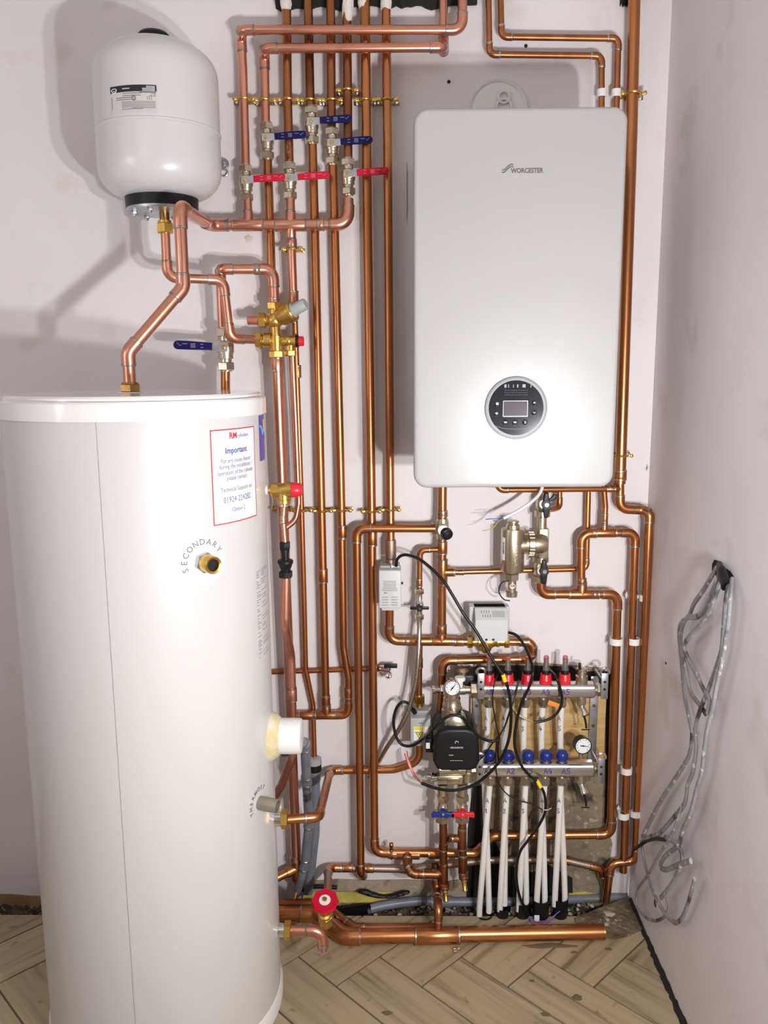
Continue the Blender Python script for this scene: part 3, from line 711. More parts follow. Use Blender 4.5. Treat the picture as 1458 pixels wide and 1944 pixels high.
# ------------------------------------------------------------------ lever ball valves (built at the origin, axis up, facing -y)
def ball_valve(label, colm, s=1, sc=1.0, group=None):
    r = thing('ball_valve', label, 'valve', (0, 0, 0), group); Z = (0, 0, 1); q = sc
    b = MB(); b.lathe((0, 0, 0), Z, [(-.030*q, .0120*q), (-.021*q, .0120*q), (-.020*q, .0150*q), (-.016*q, .0158*q), (-.0155*q, .0148*q), (-.012*q, .0152*q), (-.006*q, .0172*q), (.008*q, .0172*q), (.014*q, .0150*q), (.016*q, .0126*q), (.026*q, .0126*q)], 28)
    b.lathe((0, 0, .003*q), Y1, [(.010*q, .0105*q), (.019*q, .0100*q), (.0195*q, .0085*q)], 20)
    b.box((0, -.0175*q, .003*q), (.020*q, .003*q, .018*q), bev=.001)
    b.build('body', NICK, r)
    MB().hexa((0, 0, 0), Z, .024*q, .040*q, .0178*q, .1).lathe((0, 0, 0), Z, [(.039*q, .0125*q), (.0425*q, .0120*q)], 20).build('hex_nut', NICK, r)
    MB().hexa((0, 0, 0), Z, -.043*q, -.027*q, .0178*q, .25).lathe((0, 0, 0), Z, [(-.0455*q, .0120*q), (-.042*q, .0125*q)], 20).build('hex_nut', NICK, r)
    MB().hexa((0, 0, .003*q), Y1, .019*q, .0235*q, .0048*q).lathe((0, 0, .003*q), Y1, [(.0235*q, .003*q), (.0255*q, .0026*q)], 12).build('stem_nut', BRASS, r)
    y = -.0205*q
    MB().prism([(-.008*q*s, -.0075*q), (.012*q*s, -.0085*q), (.030*q*s, -.0060*q), (.030*q*s, .0075*q), (.012*q*s, .0085*q), (-.008*q*s, .0080*q)][::s], (0, y, .003*q), X1, Z, (0, .0022*q, 0)).build('tang', ZINC, r)
    w0, w1 = .0072*q, .0088*q; e = .100*q
    P = [(.022*q, -w0), (.07*q, -w1+.0003)]+[((e-w1)+w1*math.cos(t), w1*math.sin(t)*.98) for t in [(-PI/2+PI*k/10) for k in range(11)]]+[(.07*q, w1), (.022*q, w0)]
    tl = math.radians(3)
    P = [(x*math.cos(tl)-z*math.sin(tl), x*math.sin(tl)+z*math.cos(tl)) for x, z in P]
    P = [(x*s, z) for x, z in P][::s]
    lv = MB().prism(P, (0, y+.0022*q, .003*q), X1, Z, (0, -.0058*q, 0), bev=.0016, seg=3).build('lever', colm, r)
    b = MB(); yy = y-.0038*q
    def bar(x, z, w_, h_): b.box((x*q*s, yy, (.003+z+x*math.sin(tl))*q), (w_*q, .0003, h_*q))
    for z in (.0032, -.0032): bar(.042, z, .006, .0014)
    for z in (.0036, .0012, -.0012, -.0036): bar(.060, z, .010, .0011)
    bar(.076, .0028, .010, .0012)
    b.tube([(x*q*s, yy, (.003+z+x*math.sin(tl))*q) for x, z in ((.083, .001), (.086, -.0015), (.092, .004))], .0006*q, 5)
    b.build('markings', mat('lever_print', tuple(.5*c+.22 for c in (colm.node_tree.nodes['Principled BSDF'].inputs[0].default_value[:3])), .4), lv)
    return r
redv = ball_valve('red lever ball valve on the leftmost riser', REDH)
navv = ball_valve('navy lever ball valve on the second riser', NAVY)
GV = 'lever ball valves across the risers'
for src, px, py, off, lab in ((redv, 467, 347, .043, None), (None, 550, 343, .046, 'red lever ball valve in the middle, between two copper risers'), (None, 661, 335, .046, 'red lever ball valve on the sixth riser, furthest right of the red ones'),
                              (navv, 506.5, 267, .032, None), (None, 591.5, 237, .032, 'navy lever ball valve highest on the pipes, just under the brass clips'), (None, 630.5, 277, .032, 'navy lever ball valve furthest right, lever pointing at the boiler')):
    if src: o, proto = src, src
    else: o = dup(proto, lab)
    o['group'] = GV; place(o, at(px, py, off), sc=1.0)
lv = ball_valve('navy lever ball valve whose lever points left over the cylinder', NAVY, -1, 1.22)
place(lv, at(428, 662, .092))

# ------------------------------------------------------------------ brass double-screw pipe clips (origin on the pipe axis)
def brass_clip(label, d, off):
    r = thing('brass_pipe_clip', label, 'clip', (0, 0, 0)); R_ = d/2+.0018; ear = R_+.0085
    MB().tube([(R_*math.cos(a*2*PI/24), R_*math.sin(a*2*PI/24), 0) for a in range(24)], .0030, 8, close=True).build('ring', BRASS, r)
    for s in (-1, 1):
        b = MB(); b.box((s*ear, 0, 0), (.012, .007, .0075), bev=.0015); b.build('ear', BRASS, r)
        b = MB(); b.lathe((s*(ear+.0012), -.003, 0), Y1, [(0, .0045), (.003, .0045), (.004, .003)], 12); b.build('screw', BRASS, r)
    b = MB(); b.box((0, off-.003, 0), (2*ear+.016, .003, .010), bev=.001); b.lathe((0, off-.002, 0), Y1, [(0, .006), (off-R_, .0045)], 12); b.build('backplate', BRASSD, r)
    for s in (-1, 1):
        MB().lathe((s*(ear+.001), off-.0045, 0), Y1, [(0, .0048), (.0022, .0046), (.003, .0028), (.0012, .0024), (.0012, 0)], 14).build('wall_screw', CHROME, r)
    return r
c0 = brass_clip('brass pipe clip in the upper row holding the leftmost riser', d22, .030)
GC = 'brass pipe clips holding the risers'; c0['group'] = GC
names = ['second', 'third', 'fourth', 'fifth', 'sixth', 'seventh', 'eighth']
for i, (px, py) in enumerate(((463, 188), (503, 190), (547, 189), (589, 190), (630, 190), (660, 171), (694, 190), (735.5, 189))):
    o = c0 if i == 0 else dup(c0, 'brass pipe clip in the upper row holding the %s riser%s' % (names[i-1], ', set higher than the rest' if i == 5 else ''))
    place(o, at(px, py, .030))
for i, (px, py, lab) in enumerate(((574, 969, 'thin pipe'), (612, 970, 'third pipe from the right group'), (648.5, 969, 'pipe that bends lower down'), (704.5, 971, 'seventh riser'), (741, 968, 'eighth riser'), (536, 968, 'thick pipe behind the relief valve'))):
    o = dup(c0, 'brass pipe clip in the lower row holding the %s' % lab); place(o, at(px, py, .0315))
o = dup(c0, 'single brass pipe clip just under the copper header'); place(o, at(554.8, 473, .052))
c1 = brass_clip('brass clip round the wide copper pipe, above the boiler corner', .0285, .038); c1['group'] = GC; place(c1, at(1203, 177, .038))
o = dup(c1, 'brass clip round the wide copper pipe, near the boiler bottom'); place(o, at(1179, 865, .047))

# ------------------------------------------------------------------ white plastic clips
def plastic_clip(label, d, off, rot=0):
    r = thing('plastic_pipe_clip', label, 'clip', (0, 0, 0)); R_ = d/2+.0022
    arc = [(R_*math.cos(a), R_*math.sin(a)) for a in [math.radians(40+(-260)*k/20) for k in range(21)]]
    rg = [[V((x*.93, y*.93, -.0085)), V((x*.93, y*.93, .0085)), V((x*1.20, y*1.20, .0085)), V((x*1.20, y*1.20, -.0085))] for x, y in arc]
    MB().rings(rg).build('jaw', WHITE_PL, r)
    MB().box((0, (R_+off)/2, 0), (.010, off-R_, .009), bev=.0015).lathe((0, off-.003, 0), Y1, [(0, .0095), (.003, .0095)], 18).build('stem', WHITE_PL, r)
    return r
w1_ = plastic_clip('white plastic clip on the lower stepped pipe above the boiler', d15, .03); GW = 'white plastic pipe clips'
w1_['group'] = GW; place(w1_, at(1142.5, 177, .03))
o = dup(w1_, 'white plastic clip on the upper stepped pipe above the boiler'); place(o, at(1170, 177, .03))
w2_ = plastic_clip('white plastic clip on the outermost right pipe at its top', d22, .05); w2_['group'] = GW
place(w2_, at(1223.5, 1134, .05), (0, 0, math.radians(62)))
w3_ = plastic_clip('white plastic clip on the thickest right vertical pipe', d28*.9, .052); w3_['group'] = GW
place(w3_, at(1170, 1217, .052))
for px, py, rz, lab in ((1203, 1217, 0, 'middle right vertical pipe, upper'), (1189, 1462, 0, 'middle right vertical pipe, lower'), (1183.5, 1547, -60, 'middle right vertical pipe, standing open at the bottom'), (1206, 1543, 62, 'outermost right pipe at its bottom')):
    o = dup(w2_, 'white plastic clip on the ' + lab); place(o, at(px, py, .05), (0, 0, math.radians(rz)))

# ------------------------------------------------------------------ right hand vertical pipes
run('middle right vertical copper pipe with its top loop and tee', [(1103, 1122, .058), (1104, 1013, .058), (1206, 1011, .050), (1183, 1655, .050)], d22, O_,
    [('t', 1147, 1011.5, .056, 'x', '+z', d15), ('c', 1104.5, 1104, .058, 'z', .014)])
run('thin copper pipe from the loop tee up behind the boiler', [(1147, 1000, .055), (1149, 962, .055, 'b'), (1143, 880, .06)], d15, O_, [('c', 1148, 984, .055, 'z', .02)])
run('thin copper pipe crossing behind the gold filter then turning up', [(858, 1086, .052), (1113, 1080, .028), (1118, 880, .028)], d15, O_, [('c', 872, 1086, .050, 'x', .02)])
run('outermost right vertical copper pipe stepping out under the wide pipe', [(1177, 915, .050), (1177, 966, .050), (1219, 968, .048), (1233, 974, .062), (1206, 1634, .050), (1160, 1639, .050), (1150, 1712, .055)], d22, O_)
run('thin copper pipe along the underside of the boiler to the wide pipe', [(944, 880, .10), (946, 930, .10), (1166, 928, .060), (1178, 928, .050)], d15, O_, [('c', 1160, 928.5, .062, 'x', .02), ('t', 1177, 924, .050, 'z', '-x', d15)])
run('short thin copper drain elbow under the boiler', [(1062, 880, .05), (1062, 962, .05), (1050, 966, .02), (1040, 966, -.02)], d15, O_)

# ------------------------------------------------------------------ boiler drop, bypass, zone valves
V8 = run('copper drop from the boiler underside to the horizontal tee', [(840, 880, .050), (838, 1216, .050)], d28*.9, O_,
    [('t', 840, 1086, .050, 'z', '+x', d22), ('c', 840, 975, .050, 'z', .012), ('c', 839.5, 1040, .050, 'z', .03), ('c', 838.3, 1195, .050, 'z', .024)])
bv = thing('bypass_valve', 'nickel bypass valve with a black knob on the boiler drop', 'valve', at(840, 1003, .05))
p = at(840, 1003, .05)
MB().lathe(p, (0, 0, 1), [(-.028, .0145), (-.016, .0165), (.016, .0165), (.026, .0145)], 24).lathe(p, Y1, [(0, .015), (.024, .015), (.027, .013)], 24).build('body', NICK, bv)
MB().hexa(p, (-1, 0, 0), .014, .028, .0165).build('hex_nut', NICK, bv)
kn = (Y1+V((.32, 0, -.30))).normalized()
MB().lathe(p+kn*.022, kn, [(0, .0125), (.004, .0155), (.016, .0150), (.018, .0115), (.022, .0110), (.023, .009)], 18).build('knob', BLACK, bv)
run('copper pipe from the bypass valve crossing left then dropping to the floor', [(826, 1003, .058), (677, 1003, .062), (685, 1655, .062), (689, 1662, .034), (690, 1663, .012)], d22, O_, [])
run('thin copper elbow from the boiler drop to the black lever filling valve', [(842, 1043, .050), (797, 1044, .050), (796, 1128, .050)], d15, O_, [('c', 796, 1107, .050, 'z', .018)])
fv = thing('filling_valve', 'small chrome filling valve with a black cross lever above the braided hose', 'valve', at(796, 1175, .05))
p = at(796, 1148, .05)
b = MB(); b.lathe(p, (0, 0, 1), [(-.034, .0085), (-.010, .0085), (-.006, .0115), (.006, .0115), (.010, .0085), (.030, .0085)], 20); b.lathe(p, Y1, [(0, .008), (.018, .0075)], 16); b.build('body', CHROME, fv)
for t in (.030, -.040): MB().hexa(p, (0, 0, 1), t, t+.014, .0125, .2).build('hex_nut', NICK, fv)
MB().box(p+V((0, -.021, -.003)), (.050, .006, .0085), bev=.0025).lathe(p+V((0, 0, -.003)), Y1, [(.016, .0095), (.026, .0085)], 16).build('lever', BLACK, fv)
MB().lathe(p+V((0, 0, -.003)), Y1, [(.026, .0042), (.0275, .0035)], 10).build('stem_screw', CHROME, fv)
hs = [(796, 1172, .052), (796, 1196, .070), (794, 1245, .086), (788, 1300, .088), (776, 1345, .085), (757, 1385, .072), (735, 1418, .050), (718, 1447, .024), (700, 1475, .012)]
hose = thing('braided_hose', 'braided steel filling hose hanging from the chrome valve', 'hose', at(718, 1447, .024))
MB().tube(smooth([at(*q) for q in hs], 8), .0063, 12).build('hose', HOSE, hose)
q0 = at(796, 1177, .053); MB().lathe(q0, (0, 0, -1), [(-.012, .0085), (.012, .0082), (.014, .007)], 16).build('ferrule', CHROME, hose)
run('copper pipe from the first grey valve box round to the brass zone valve', [(740, 1130, .055), (739, 1216, .052), (900, 1218, .050)], d22*1.06, O_, [('t', 838, 1217, .050, 'x', '+z'), ('c', 772, 1216.5, .051, 'x', .012), ('t', 796, 1217, .051, 'x', '-z', d15), ('c', 871, 1217.6, .05, 'x', .02)])
run('copper pipe turning back left behind the red flow meters to the mixing unit', [(955, 1218, .050), (1013, 1219, .050), (1010, 1251, .050), (840, 1254, .055), (836, 1350, .055)], d22, O_, [('c', 998, 1218.6, .05, 'x', .012)])
run('copper pipe down to the small grey valve then sweeping left near the floor', [(796, 1226, .051), (795, 1262, .050, 's'), (795, 1330, .050)], d15*1.25, O_, [('c', 795.5, 1258, .050, 'z', .024)])

def actuator_box(label, p, mtl, w_, h_, dp, cable_side=1):
    r = thing('valve_actuator', label, 'actuator', p+V((0, 0, -h_/2)))
    return r
# upper white-grey actuator
p = at(740.5, 1113, .085); s_ = mpp(740, 1113, .10); W_, Hh = 42*s_, 74*s_
a1 = actuator_box('pale grey valve actuator box under the eighth riser', p, LGREY_PL, W_, Hh, .06)
MB().prism(rrect(W_, Hh, .004, 4), p+V((0, .03, 0)), X1, (0, 0, 1), (0, -.062, 0), bev=.003).build('cover', LGREY_PL, a1)
MB().box(p+V((0, .025, Hh/2-.002)), (W_*.9, .05, .012), bev=.002).build('base', GREY_PL, a1)
b = MB()
for zz in (-.020, -.027, -.034, -.041):
    for s in (-1, 1): b.box(p+V((s*W_*.22-.001, -.0322, zz)), (W_*.27, .0006, .0012))
b.build('vent_slots', PRINT, a1)
b = MB(); rnd = random.Random(4)
for k_ in range(8): b.box(p+V((-.001, -.0322, .022-k_*.0036)), (W_*rnd.uniform(.55, .72), .0005, .0013))
b.box(p+V((-.012, -.0322, -.009)), (.008, .0005, .003)); b.build('rating_print', PRINTL, a1)
MB().box(p+V((W_/2+.0025, -.006, .010)), (.006, .006, .006), bev=.001).build('release_catch', BLACK, a1)
MB().box(p+V((0, -.006, -Hh/2-.002)), (W_*.78, .045, .010), bev=.002).build('lower_lip', LGREY_PL, a1)
ins = thing('valve_union', 'dull grey taped union and brass nut on top of the pale actuator', 'fitting', at(742, 1060, .05))
q = at(742, 1043, .05)
MB().lathe(q, (0, 0, 1), [(-.024, .0135), (-.022, .0142), (.022, .0140), (.026, .0128)], 20).lathe(q, (0, 0, 1), [(-.036, .0135), (-.026, .0132)], 20).build('sleeve', U_, ins)
MB().box(q+V((0, 0, -.043)), (.030, .030, .012), bev=.003).build('brass_collar', BRASS, ins)
MB().box(q+V((.001, -.03, -.043)), (.008, .012, .018), bev=.001).build('clip', CHROME, ins)
# brass zone valve body + tilted actuator
zv = thing('zone_valve', 'brass zone valve body in the horizontal pipe under the tilted actuator', 'valve', at(927, 1235, .05))
q = at(927, 1218, .05); b = MB()
b.lathe(q, X1, [(-.046, .0120), (-.030, .0122), (-.028, .0145), (-.022, .0145), (-.018, .0128), (-.010, .0165), (.010, .0165), (.018, .0128), (.022, .0145), (.028, .0145), (.030, .0122), (.046, .0120)], 24)
b.lathe(q+V((-.006, 0, 0)), (0, -.1, -1), [(0, .017), (.016, .0165), (.026, .012), (.030, .009)], 20); b.build('body', BRASS, zv)
for t in (-.056, .042): MB().hexa(q, X1, t, t+.014, .0172).build('hex_nut', BRASS, zv)
a2 = thing('valve_actuator', 'pale grey valve actuator box tilted above the brass zone valve', 'actuator', q+V((0, -.03, .01)))
pc = at(931, 1184, .075); s_ = mpp(931, 1184, .1); RT = Matrix.Rotation(math.radians(0), 3, 'X')
w_ = 62*s_
pr = [(-.030, -.037), (.035, -.037), (.035, .020), (.012, .046), (-.030, .046)]     # side outline (forward, up): sloping top face
b = MB(); P = [(x, z) for x, z in pr]
b.prism(P, pc+V((-w_/2, 0, 0)), Y1, (0, 0, 1), (w_, 0, 0), bev=.004); b.build('cover', LGREY_PL, a2)
MB().prism([(-.034, -.026), (.0, -.026), (.0, .040), (-.034, .040)], pc+V((-w_/2-.012, 0, .006)), Y1, (0, 0, 1), (w_+.020, 0, 0), bev=.006).build('base', LGREY_PL, a2)
sl = V((0, .023, .026)).normalized(); nrm = V((0, -.026, .023)).normalized(); mid = pc+V((0, -.0235, .033))
b = MB(); ro = Matrix((X1, sl, X1.cross(sl))).transposed()
for j in range(2):
    for i in range(4): b.box(mid+V((-.026+i*.0065+.003*j, 0, 0))+sl*(.007-.012*j)+nrm*.0003, (.0016, .0075, .0012), ro)
b.build('vent_slots', PRINT, a2)
b = MB(); b.box(mid+V((.018, 0, 0))+nrm*.0003, (.032, .018, .0008), ro); b.build('rating_print', mat('silver_print', (.42, .42, .42), .4), a2)
for dx in (-.014, .004): MB().box(pc+V((dx, -.0353, -.032)), (.006, .001, .005)).build('catch', BLACK, a2)
# small grey actuator with warning sticker
a3 = thing('valve_actuator', 'dark grey valve actuator box with a yellow electrical warning sticker', 'actuator', at(797, 1405, .06))
p = at(797.5, 1379, .060); s_ = mpp(797, 1379, .09); W_, Hh = 38*s_, 56*s_
cov = MB().prism(rrect(W_, Hh, .003, 4), p+V((0, .012, 0)), X1, (0, 0, 1), (0, -.050, 0), bev=.003).build('cover', GREY_PL, a3)
MB().box(p+V((-.001, .010, Hh/2+.004)), (W_*.92, .044, .012), bev=.002).build('base', mat('mid_grey_plastic', (.30, .30, .30), .45), a3)
f_ = p+V((0, -.0384, 0))
st = MB().box(f_+V((.001, 0, -.003)), (W_*.72, .0005, Hh*.50)).build('sticker', PAPER, a3)
MB().box(f_+V((-.0035, -.0004, .012)), (W_*.52, .0005, .0085)).build('yellow_band', YEL, st)
MB().prism([(-.0115, .0055), (.0115, .0055), (0, -.0135)], f_+V((-.003, .0002, -.004)), X1, (0, 0, 1), (0, -.0008, 0)).build('warning_border', INKK, st)
MB().prism([(-.0092, .0043), (.0092, .0043), (0, -.0108)], f_+V((-.003, -.0002, -.004)), X1, (0, 0, 1), (0, -.0008, 0)).build('warning_triangle', YEL, st)
bz = [(.001, .0035), (-.0022, -.0008), (.0002, -.0005), (-.0012, -.0062), (.0026, .0002), (.0004, .0002), (.0026, .0035)]
MB().prism(bz, f_+V((-.003, -.0007, -.004)), X1, (0, 0, 1), (0, -.0006, 0)).build('lightning_bolt', INKK, st)
b = MB()
for i in range(5): b.box(f_+V((-.010+.006*i, .0001, .021)), (.0035, .0004, .0016))
b.build('embossed_mark', LGREY_PL, a3)
MB().box(f_+V((0, .0001, .0265)), (.010, .0004, .0012)).build('slot', BLACK, a3)
bb = thing('motorised_valve', 'brass valve body above and below the dark grey actuator', 'valve', at(797, 1430, .045))
q = at(796, 1330, .050)
MB().hexa(q, (0, 0, 1), -.006, .016, .0160).lathe(q, (0, 0, 1), [(-.014, .012), (-.005, .012)], 18).build('hex_nut', BRASS, bb)
q2 = at(796, 1378, .040); b = MB(); b.lathe(q2, (0, 0, 1), [(-.05, .011), (-.018, .012), (-.012, .0165), (.012, .0165), (.018, .012), (.062, .011)], 20); b.build('body', BRASS, bb)
run('copper pipe sweeping from the dark grey actuator left to the cylinder coil', [(796, 1408, .040), (796, 1446, .034, 'b'), (748, 1461, .026, 'b'), (627, 1462.5, .026), (605, 1551, .385), (545, 1556, .40)], d22, O_, [('c', 640, 1462, .026, 'x', .02)], erad=.95)

# ------------------------------------------------------------------ brass mixing valve group on the cold feed
mv = thing('pressure_reducing_valve', 'brass pressure reducing valve with a slanted grey cap', 'valve', at(525, 680, .08))
p = at(521.5, 608, .08); Z1 = V((0, 0, 1)); b = MB()
b.ball(p, .0215, (1, .95, 1.0), 24); b.lathe(p, Z1, [(0, .014), (.030, .0135)], 22); b.lathe(p, (-1, 0, 0), [(0, .0145), (.024, .0125)], 20)
sd = V((.90, -.30, .42)).normalized()
b.lathe(p, sd, [(0, .015), (.012, .0175), (.020, .0225), (.034, .0235), (.044, .0260), (.054, .0260), (.056, .0245)], 28)
lo = at(524.5, 646, .08)
b.lathe(p, (lo-p), [(.010, .0125), ((lo-p).length, .0135)], 20); b.lathe(lo, -Z1, [(-.01, .0165), (.020, .0150), (.030, .0145)], 20)
b.lathe(lo, (-1, 0, 0), [(0, .0135), (.012, .0135), (.013, .0185), (.030, .0185), (.034, .0150), (.040, .0150)], 24); b.lathe(lo, X1, [(0, .012), (.016, .0110)], 20)
b.build('body', BRASS, mv)
MB().lathe(p+sd*.056, sd, [(0, .0185), (.002, .0185), (.003, .0150), (.034, .0145), (.037, .0125)], 24).build('adjuster_cap', mat('cap_grey', (.38, .41, .41), .45), mv)
MB().hexa(p, Z1, .026, .043, .0190, .2).build('hex_nut', BRASS, mv)
MB().hexa(p, (-1, 0, 0), .022, .040, .0195, .2).build('hex_nut', BRASS, mv)
MB().hexa(lo, (-1, 0, 0), .036, .052, .0205, .1).build('hex_nut', BRASS, mv)
MB().hexa(lo, -Z1, .026, .042, .0195, .15).build('hex_nut', BRASS, mv)
MB().lathe(p, (-1, 0, 0), [(.036, .0118), (.066, .0114), (.067, .0105)], 20).build('copper_stub', N, mv)
rv = thing('relief_valve', 'brass relief valve with a red cap beside the pressure reducing valve', 'valve', at(552, 675, .08))
q = at(551, 648, .08); b = MB()
b.lathe(q, (-1, 0, 0), [(-.014, .0145), (.006, .0145), (.010, .0115), (.022, .0115)], 22); b.lathe(q, -Z1, [(0, .0110), (.026, .0105)], 18); b.build('body', BRASS, rv)
MB().box(q+V((-.004, -.013, .002)), (.010, .006, .012), bev=.002).build('flat', BRASS, rv)
MB().hexa(q, (-1, 0, 0), .020, .027, .0150).build('union_ring', BRASS, rv)
MB().lathe(q, X1, [(.014, .0150), (.021, .0150)], 24).build('black_ring', BLACK, rv)
MB().lathe(q, X1, [(.021, .0128), (.032, .0125), (.0335, .011)], 10).build('red_cap', RED, rv)
MB().hexa(q, -Z1, .022, .036, .0150, .2).build('outlet_nut', BRASS, rv)
run('thin copper discharge pipe from the brass relief valve curving into the tundish pipe', [(555, 672, .080), (561, 800, .075, 's'), (567, 955, .075, 'b'), (561, 988, .085, 'b'), (541, 1003, .100)], d15, N)
run('thick copper pipe falling from the mixing valve to the drain tee at the floor', [(525, 668, .080), (526, 682, .079, 's'), (563, 1648, .050), ], d28, N, [('c', 526, 692, .078, 'z', .03), ('c', 561, 1629, .050, 'z', .01)])
drp = thing('drain_tee', 'copper tee with a brass drain cock at the foot of the thick pipe', 'fitting', at(560, 1700, .06))
p = at(563, 1648, .05)
b = MB(); b.lathe(p, Z1, [(-.038, .0125), (-.030, .0150), (.028, .0152), (.030, .0145)], 20); b.lathe(p, (-.85, -.45, -.2), [(0, .0150), (.030, .0145), (.031, .0115), (.11, .0112)], 20); b.build('tee', O_, drp)
solder(p+Z1*.03, Z1, .0135, drp); solder(p-Z1*.032, Z1, .013, drp)
MB().lathe(p, -Z1, [(.036, .0078), (.058, .0075), (.060, .0055)], 16).lathe(p+V((0, -.002, -.066)), (-.25, -.7, -.6), [(-.01, .0085), (.004, .0085), (.020, .0070), (.030, .0065), (.031, .004)], 16).build('drain_cock', BRASSD, drp)

# T&P relief on the cylinder flank with tundish
tp = thing('safety_valve', 'brass safety valve with a red cap on the cylinder flank', 'valve', at(536, 950, .40))
of = .36
q = at(538, 930, of); b = MB()
b.lathe(q, X1, [(-.040, .009), (-.022, .010), (-.021, .0145), (-.006, .0150), (.002, .0170), (.018, .0172), (.019, .0160)], 24); b.lathe(q, -Z1, [(0, .0145), (.022, .0135), (.023, .0150), (.030, .0150), (.032, .012)], 22); b.build('body', BRASS, tp)
MB().hexa(q, X1, -.026, -.011, .0175, .2).build('hex', BRASS, tp)
MB().lathe(q, X1, [(.019, .0172), (.030, .0168), (.040, .0130), (.042, .0100)], 10).build('red_cap', RED, tp)
MB().lathe(q, -Z1, [(.030, .0100), (.036, .0105), (.038, .0085)], 18).build('olive', CHROME, tp)
MB().tube(smooth([q+V((-.027, -.012, -.004)), q+V((-.022, -.018, -.020)), q+V((-.024, -.018, -.036)), q+V((-.028, -.016, -.046))], 5), .0008, 6).build('tag_wire', BRASS, tp)
MB().lathe(q, X1, [(-.052, .011), (-.034, .0105)], 18).build('white_sleeve', WHITE_PL, tp)
tq = q-Z1*.034
td0, td1 = at(537, 1030, of), at(537, 1096, of)
run('short copper discharge pipe above the black tundish', [(tq,), (at(537, 985, of), 's'), (V((tq.x, -of, td0.z)),)], d15*.98, N, [('c', 536.8, 986, of, 'z', .012)])
td = thing('tundish', 'black plastic tundish with an open waist in the discharge pipe', 'tundish', V((tq.x, -of, td1.z)))
t0 = V((tq.x, -of, td0.z)); L_ = td0.z-td1.z
MB().hexa(t0, -Z1, -.002, .016, .0125).lathe(t0, -Z1, [(.014, .0100), (.022, .0100)], 18).build('upper_nut', BLACK, td)
MB().lathe(t0, -Z1, [(.020, .0085), (L_*.55, .0080)], 18).box(t0-Z1*L_*.42+V((.0, .006, 0)), (.010, .003, L_*.3)).build('waist', BLACK, td)
MB().lathe(t0, -Z1, [(L_*.50, .0165), (L_*.52, .0178), (L_*.58, .0178), (L_*.60, .0165), (L_*.78, .0110), (L_*.84, .0110)], 22).build('cup', BLACK, td)
MB().hexa(t0, -Z1, L_*.82, L_, .0165).build('lower_nut', BLACK, td)
t1 = V((tq.x, -of, td1.z+.004))
run('new copper pipe below the tundish bending back behind the cylinder by the immersion heater', [(t1,), (at(541, 1185, of), 'b'), (at(552, 1245, .29), 'b'), (at(555, 1375, .29), 's'), (at(556, 1436, .28), 'b'), (at(535, 1490, .21), 'b'), (at(505, 1535, .15),)], d22, N, [('c', 554, 1318, .29, 'z', .030)])
run('thin dark copper pipe low behind the risers to a small drain valve', [(500, 1276, .012), (722, 1269, .012), (728, 1269, .030)], d15, K_)
dv = thing('drain_valve', 'small chrome drain valve with a black lever on bare wall', 'valve', at(736, 1285, .04))
q = at(736, 1271, .040); b = MB(); b.lathe(q, (-1, .4, 0), [(-.004, .010), (.022, .009)], 18); b.lathe(q, -Z1, [(-.008, .0085), (.010, .0095)], 18); b.lathe(q-Z1*.008, (.12, -1, -.25), [(0, .0105), (.014, .0108), (.018, .0100), (.018, .0062), (.006, .0060)], 20, caps=(True, True)); b.build('body', CHROME, dv)
MB().box(q+V((.008, -.004, .012)), (.036, .008, .012), bev=.002).build('lever', BLACK, dv)
# ------------------------------------------------------------------ cylinder flank couplings and floor pipes
def coupling(label, px, py, off):
    o = thing('cylinder_coupling', label, 'fitting', at(px, py, off)); q = at(px, py, off)
    MB().lathe(q, X1, [(-.050, .0160), (-.008, .0160)], 22).build('sleeve', CHROME, o)
    MB().hexa(q, X1, -.009, .008, .0225, .1).build('hex_nut', BRASS, o)
coupling('brass coupling where the coil pipe enters the cylinder', 541, 1555, .40)
coupling('brass coupling of the bottom pipe stub on the cylinder', 547, 1766, .40)
run('short new copper stub pipe elbowing down at the cylinder foot', [(552, 1766, .40), (612, 1767, .40), (613, 1803, .40)], d22*1.05, N, [('c', 613, 1793, .40, 'z', .010)])
gv = thing('gate_valve', 'brass gate valve with a round red handwheel near the floor', 'valve', at(617, 1765, .33))
q = at(617, 1740, .35); hv = at(617, 1713, .35); ax = (Z1+V((0, -.38, 0))).normalized()
b = MB(); b.lathe(q, ax, [(-.030, .0160), (-.018, .0185), (-.006, .0150), (.002, .0140), (.004, .0165), (.012, .0165), (.015, .0110), (.028, .0100)], 20); b.build('body', BRASS, gv)
MB().hexa(q, ax, -.004, .006, .0195, .2).build('bonnet_nut', BRASS, gv)
MB().hexa(q, (V((.1, 1, .05))), .008, .024, .020).lathe(q, (.1, 1, .05), [(0, .0165), (.03, .0150)], 18).build('outlet_nut', BRASSD, gv)
w0 = hv+ax*.004; u_, v_ = frame(ax)
prw = [(-.004, .0), (-.006, .030), (-.001, .0330), (.006, .030), (.004, .022), (.005, .0165), (.003, 0)]
b = MB(); n = 40; b.rings([[w0+ax*t+(u_*math.cos(k*2*PI/n)+v_*math.sin(k*2*PI/n))*max(1e-5, r_*(1+(.05*math.cos(k*2*PI/n*8) if r_ > .025 else 0))) for k in range(n)] for t, r_ in prw]); b.build('handwheel', REDH, gv)
MB().lathe(w0, ax, [(.003, .0145), (.006, .0140)], 18).build('wheel_disc', WHITE_PL, gv)
MB().hexa(w0, ax, .006, .011, .0062).build('wheel_nut', BRASS, gv)
run('dull fluxed copper pipe from the gate valve along the wall behind the manifold', [(618, 1742, .33), (622, 1695, .20), (623, 1647, .045), (780, 1650, .028), (920, 1633, .026), (1070, 1632, .026), (1140, 1648, .034), (1150, 1690, .02)], d22, U_,
    [('c', 660, 1647.5, .042, 'x', .024), ('c', 700, 1648.5, .036, 'x', .024)], fm=O_)
